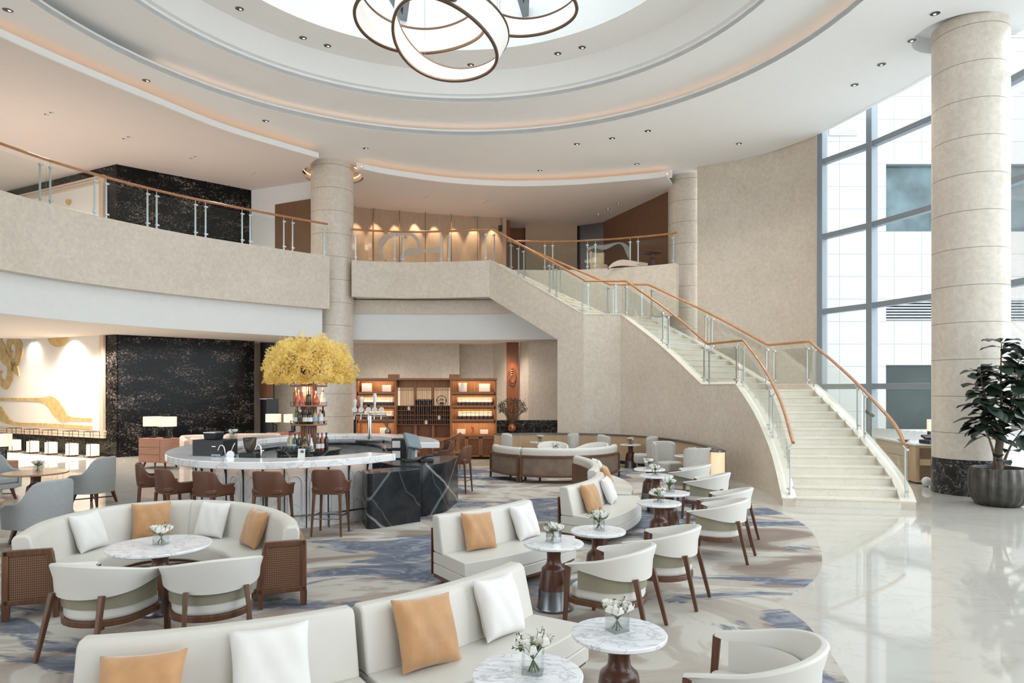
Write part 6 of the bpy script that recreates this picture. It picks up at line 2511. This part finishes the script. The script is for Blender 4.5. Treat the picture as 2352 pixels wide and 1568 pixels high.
bu = thing('buffet_cabinet', 'pale timber buffet cabinet with white top between the stairs and the column', 'cabinet', (9.42, 15.95, 0), radians(-8))
MB().box((.32, 1.2, .47), (.62, 2.4, .86)).build('body', M['pale_wood'], bu)
MB().box((.33, 1.2, .92), (.70, 2.5, .04)).build('worktop', M['white'], bu, bevel=.006)
for k in range(3):
    MB().box((-.005, 1.35, .20 + .26 * k), (.02, 1.95, .245)).build('front_board', M['pale_wood'], bu, bevel=.004)
for z0, z1 in ((.10, .42), (.60, .84)):
    MB().box((.30, -.006, (z0 + z1) / 2), (.40, .02, z1 - z0)).build('shelf_shade_panel', simple('shelf_shadow_timber', (.16, .09, .05), .6), bu)  # flat panel, shade of the shelf opening put into its dark colour
MB().box((.30, -.02, .51), (.42, .03, .14)).build('drawer', M['pale_wood'], bu, bevel=.004)
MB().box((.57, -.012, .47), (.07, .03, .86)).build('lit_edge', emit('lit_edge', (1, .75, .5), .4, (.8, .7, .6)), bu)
pr = None
for i in range(9):
    lab = 'white plate standing on edge on the buffet cabinet, %s from the stairs' % ORD[i]
    if pr is None:
        pr = o = MB().lathe([(0, -.01), (.09, -.008), (.13, .012), (.128, .018), (.09, 0), (0, .0)], (0, 0, 0), 28).build('plate', M['white'], smooth=50)
    else:
        o = pr.copy()
        COL.objects.link(o)
    o.location = (9.62 + .045 * i, 18.0 - .20 * i, .94 + .13)
    o.rotation_euler = (radians(80), 0, radians(-50 + 6 * i))
    tag(o, lab, 'plate', 'white plates on the buffet')
t = thing('coffee_press', 'black contact grill appliance on the buffet cabinet beside the column', 'appliance', (9.78, 16.0, .94), .3)
MB().box((0, 0, .05), (.34, .28, .09)).build('body', M['black'], t, bevel=.02)
MB().bar((0, -.02, .12), (.0, .10, .19), .30, .05, (0, 0, 1)).build('lid', M['black'], t, bevel=.01)
MB().tube([(-.12, -.16, .12), (0, -.20, .13), (.12, -.16, .12)], .012, 8).build('handle', M['steel'], t)
t = thing('dark_bowl', 'shallow dark bowl on the buffet cabinet before the plates', 'bowl', (9.52, 16.6, .94))
MB().lathe([(0, 0), (.06, 0), (.15, .05), (.145, .055), (.05, .012), (0, .012)], (0, 0, 0), 24).build('bowl', M['gun'], t, smooth=50)
t = thing('desk_lamp', 'black telescope shaped lamp head rising behind the stair curb', 'lamp', (9.55, 18.15, .94))
MB().tube([(0, 0, 0), (.0, 0, .5), (-.05, 0, .62)], .014, 8).build('stand', M['black_metal'], t)
MB().tube([(-.14, 0, .70), (0.06, 0, .56)], [.055, .045], 12).build('lamp_head', M['black'], t, smooth=50)
t = thing('floor_globe', 'small white globe on the floor at the foot of the right column', 'ornament', (9.05, 14.25, 0.0))
t.location = (P(2128, 1118, 0).x, P(2128, 1118, 0).y, 0)
MB().sphere((0, 0, .12), .10, 20, 12, 1.1).build('globe', M['white'], t, smooth=180)
MB().lathe([(0, 0), (.06, 0), (.05, .03), (0, .03)], (0, 0, 0), 16).build('foot', M['gun'], t)
t = thing('slim_lamp', 'slim lit lamp on a black stand half hidden by the right column', 'lamp', (Q(2134, 1020, 16.2).x, 16.2, .94))
MB().box((0, 0, .42), (.06, .08, .28)).build('lamp_shade', M['shade'], t)
MB().box((0, 0, .14), (.05, .06, .28)).build('stand', M['black'], t)

# ================================================================ GALLERY FURNITURE AND GLASS ORNAMENT
t = thing('gallery_chair', 'cream chair seen through the gallery railing left of the timber wall', 'chair', (3.3, 25.9, ZF), 0.5)
MB().sweep([(x, y, 0) for x, y in arc((0, 0), .34, 20, 160, 14)], [(0, .2), (-.03, .95), (-.0, 1.0), (.05, 1.0), (.08, .2)]).build('backrest', M['cream'], t, smooth=60)
MB().prism(arc((0, 0), .33, 0, 350, 24), .2, .48).build('seat', M['cream'], t, bevel=.04)
for a in range(4):
    MB().tube([(.25 * cos(a * pi / 2 + .7), .25 * sin(a * pi / 2 + .7), 0), (.22 * cos(a * pi / 2 + .7), .22 * sin(a * pi / 2 + .7), .2)], .018, 6).build('leg', M['wood_dark'], t)
gt = make_table(.7, .72, False, 'wood_dark')
gt.location = (5.1, 24.75, ZF)
gt['label'] = 'round dark table seen through the gallery railing below the timber wall'
gt['category'] = 'table'


def glass_shape(name, lab, ptsA, ptsB, Ypl, m):
    """band between two pixel lines at the railing's depth, 12 mm thick"""
    A = catmull([Q(u, v, Ypl) for u, v in ptsA], 6)
    B = catmull([Q(u, v, Ypl) for u, v in ptsB], 6)
    n_ = len(A)
    mb_ = MB()
    vs2 = []
    for a_, b_ in zip(A, B):
        for dy in (0, .012):
            vs2 += [(a_.x, a_.y + dy, a_.z), (b_.x, b_.y + dy, b_.z)]
    f2_ = []
    for i in range(n_ - 1):
        k_ = i * 4
        f2_ += [(k_, k_ + 1, k_ + 5, k_ + 4), (k_ + 2, k_ + 6, k_ + 7, k_ + 3), (k_, k_ + 4, k_ + 6, k_ + 2), (k_ + 1, k_ + 3, k_ + 7, k_ + 5)]
    f2_ += [(0, 2, 3, 1), ((n_ - 1) * 4, (n_ - 1) * 4 + 1, (n_ - 1) * 4 + 3, (n_ - 1) * 4 + 2)]
    o_ = mb_.add(vs2, f2_).build(name, m)
    lo_ = min(B, key=lambda q: q.z)
    MB().tube([(lo_.x, lo_.y + .006, lo_.z + .01), (lo_.x, lo_.y + .006, ZF)], .012, 6).build('stand', M['gun'], o_)
    return tag(o_, lab, 'screen ornament', 'pale mountain shapes behind the gallery glass')


pale = simple('pale_screen', (.62, .50, .42), .6, var=.05)
pale2 = simple('grey_screen', (.34, .30, .28), .6, var=.08)
glass_shape('screen_ornament', 'pale moon arch shape on the gallery screen left of the stair head', [(878, 597), (868, 575), (874, 545), (900, 534), (940, 533), (962, 548), (968, 570)], [(886, 597), (878, 575), (888, 556), (902, 545), (938, 541), (954, 552), (960, 572)], 24.6, pale)
glass_shape('screen_ornament', 'pale mountain ridge shape under the moon arch on the gallery screen', [(920, 588), (935, 572), (950, 569), (975, 572), (1012, 565)], [(918, 597), (935, 590), (950, 586), (975, 580), (1013, 580)], 24.55, pale)
glass_shape('screen_ornament', 'grey mountain ridge shape on the screen below the timber wall', [(1348, 570), (1365, 563), (1390, 562), (1425, 556), (1448, 568)], [(1348, 578), (1365, 570), (1390, 573), (1425, 560), (1444, 596)], 24.75, pale2)
glass_shape('screen_ornament', 'pale boulder shape beside the dark round table on the gallery', [(1398, 612), (1410, 602), (1430, 596), (1460, 600), (1488, 604)], [(1398, 616), (1410, 612), (1430, 610), (1460, 611), (1488, 609)], 24.2, pale)
sgn = MB().box((Q(1149, 523, 28.6).x, 28.7, Q(1149, 523, 28.6).z), (.16, .03, .26)).build('wall_sign', M['black'])
tag(sgn, 'small black sign on the tan wall above the stair head', 'sign')

# ================================================================ CHANDELIER
ch = thing('ribbon_chandelier', 'large chandelier of three lit fabric ribbons looping under the skylight', 'chandelier', (-1.0, 13.0, 8.6))
CHo = Vector((-1.0, 13.0, 8.6))


def ribbon(u, v, Y, R, tilt, roll, w, lean, wob=0.0, ell_=1.0):
    c = Q(u, v, Y)
    rt = Matrix.Rotation(radians(roll), 3, 'Y') @ Matrix.Rotation(radians(tilt), 3, 'X')
    lo, hi = [], []
    n_ = 72
    for i in range(n_):
        a = 2 * pi * i / n_
        p = Vector((R * cos(a), R * ell_ * sin(a), wob * sin(2 * a)))
        q_ = Vector((R * cos(a) * (1 + lean), R * ell_ * sin(a) * (1 + lean), w + wob * sin(2 * a + .8)))
        lo.append(c + rt @ p - CHo)
        hi.append(c + rt @ q_ - CHo)
    vs2, f2_ = [], []
    for i in range(n_):
        d = (hi[i] - lo[i]).normalized()
        o_ = (lo[i] - (c - CHo))
        o_ = (o_ - d * o_.dot(d)).normalized() * .008
        vs2 += [lo[i] + d * .03 - o_, hi[i] - d * .03 - o_, hi[i] - d * .03 + o_, lo[i] + d * .03 + o_]
    for i in range(n_):
        j_ = (i + 1) % n_
        for k_ in range(4):
            l_ = (k_ + 1) % 4
            f2_.append((i * 4 + k_, i * 4 + l_, j_ * 4 + l_, j_ * 4 + k_))
    sh = MB().add(vs2, f2_).build('ribbon_shade', M['shade_ribbon'], ch, smooth=60)
    MB().tube(lo, .034, 8, True).build('rim', M['bronze'], sh, smooth=60)
    MB().tube(hi, .022, 8, True).build('rim', M['bronze'], sh, smooth=60)
    rb = MB()
    for i in range(0, n_, 8):
        rb.tube([lo[i] + (lo[i] - hi[i]) * .0, hi[i]], .006, 5)
    rb.build('shade_ribs', M['gun'], sh)
    mid_ = [l.lerp(h, .10) - (l - (c - CHo)) * .02 for l, h in zip(lo, hi)]
    MB().tube(mid_, .010, 6, True).build('light_line', M['led_line'], sh, smooth=60)
    return lo, hi


r1 = ribbon(965, 54, 13.0, 1.22, 2, 2, .50, -.06, .06)
r2 = ribbon(1022, 100, 13.0, 1.02, -15, 14, .46, .10, .08)
r3 = ribbon(1200, 12, 13.3, 1.06, -3, 6, .46, .04, .07)
wr = MB()
for L_ in (r1, r2, r3):
    for i in (6, 24, 42, 60):
        wr.tube([L_[1][i], L_[1][i] + Vector((0, 0, 3.2))], .004, 4)
wr.build('wires', M['gun'], ch)
lamp('chandelier_light', 'POINT', (-1.0, 13.0, 9.1), 60, (1, .9, .78), .5)

# ================================================================ DOWNLIGHTS
dl0 = thing('ceiling_downlight', 'x', 'ceiling light')
MB().lathe([(.094, .0), (.106, .0), (.110, -.006), (.106, -.012), (.094, -.012)], (0, 0, 0), 24, ring=True).build('rim', M['white'], dl0, smooth=40)
MB().lathe([(0, -.003), (.096, -.010), (.096, -.003)], (0, 0, 0), 24).build('baffle', M['downlight_dark'], dl0, smooth=40)
MB().lathe([(0, -.0105), (.030, -.0115)], (0.012, .030, 0), 12).build('lens', emit('downlight_lens', (1, .86, .7), 1.0), dl0)
first = True


def downlights(px, z, size, fmt, group):
    global first
    for i, (u, v) in enumerate(px):
        p = P(u, v, z)
        o = dl0 if first else dup(dl0, (0, 0, 0))
        first = False
        o.location = (p.x, p.y, z)
        o.scale = (size, size, 1)
        o['label'] = fmt % ORD[i]
        o['group'] = group


downlights([(18, 22), (336, 184), (610, 277), (840, 340), (1240, 391), (1325, 330), (1406, 317), (1463, 376), (1488, 300), (1697, 329), (1963, 194), (2025, 147), (2095, 92), (2148, 30)], ZC, 1.0,
           'recessed downlight in the outer ring of the hall ceiling, %s from the left', 'downlights in the outer ceiling ring')
downlights([(550, 19), (696, 86), (752, 104), (1081, 148), (1281, 122), (1337, 108)], ZC + 1.08, 1.0, 'recessed downlight in the grey soffit around the skylight, %s from the left', 'downlights around the skylight')
downlights([(106, 262), (118, 258), (285, 318), (296, 314), (440, 363), (449, 359), (582, 399), (589, 396), (976, 453), (983, 450), (1113, 465), (1121, 461), (1295, 471), (1301, 467)], ZG, .55,
           'tiny downlight of the pairs in the gallery ceiling, %s from the left', 'paired gallery downlights')
downlights([(360, 392), (419, 404), (475, 415), (530, 425), (583, 434)], ZG, .6, 'small downlight above the black marble wall, %s from the left', 'downlights above the marble')
downlights([(1374, 491), (1396, 479), (1420, 466)], ZG, .9, 'small downlight along the timber wall of the gallery, %s from the left', 'downlights along the timber wall')
downlights([(820, 474), (865, 479), (910, 483), (955, 488), (1000, 491), (1044, 494), (1089, 497), (1132, 499)], ZG, .7, 'small downlight washing the tan gallery wall, %s from the left', 'downlights along the tan wall')
import OpenImageIO as oiio,sys,numpy as np
b=oiio.ImageBuf('/workdir/render_main.png'); a=b.get_pixels(oiio.UINT8)
for n,u,v in [('ceil right',1850,250),('ceil mid',1100,350),('ceil left',150,120),('gal ceil L',200,300),('gal ceil M',1000,440),('wall right',1700,550),('col R',2230,550),('fascia L',150,580),('fascia M',950,640),('bulk',300,690),('stairwall',1450,850),('floor R',2000,1350),('floor R2',1950,1230),('sofa back',500,1500),('chair back',1420,1290),('marble blk',420,900),('tbl',1400,1480),('carpet',1650,1420),('steps',1900,1050),('tan',1000,510),('drum',1060,215),('facade',1950,640)]:
    x,y=int(u*a.shape[1]/2352),int(v*a.shape[1]/2352)
    print(n,a[y-1:y+2,x-1:x+2,:3].reshape(-1,3).mean(0).round())
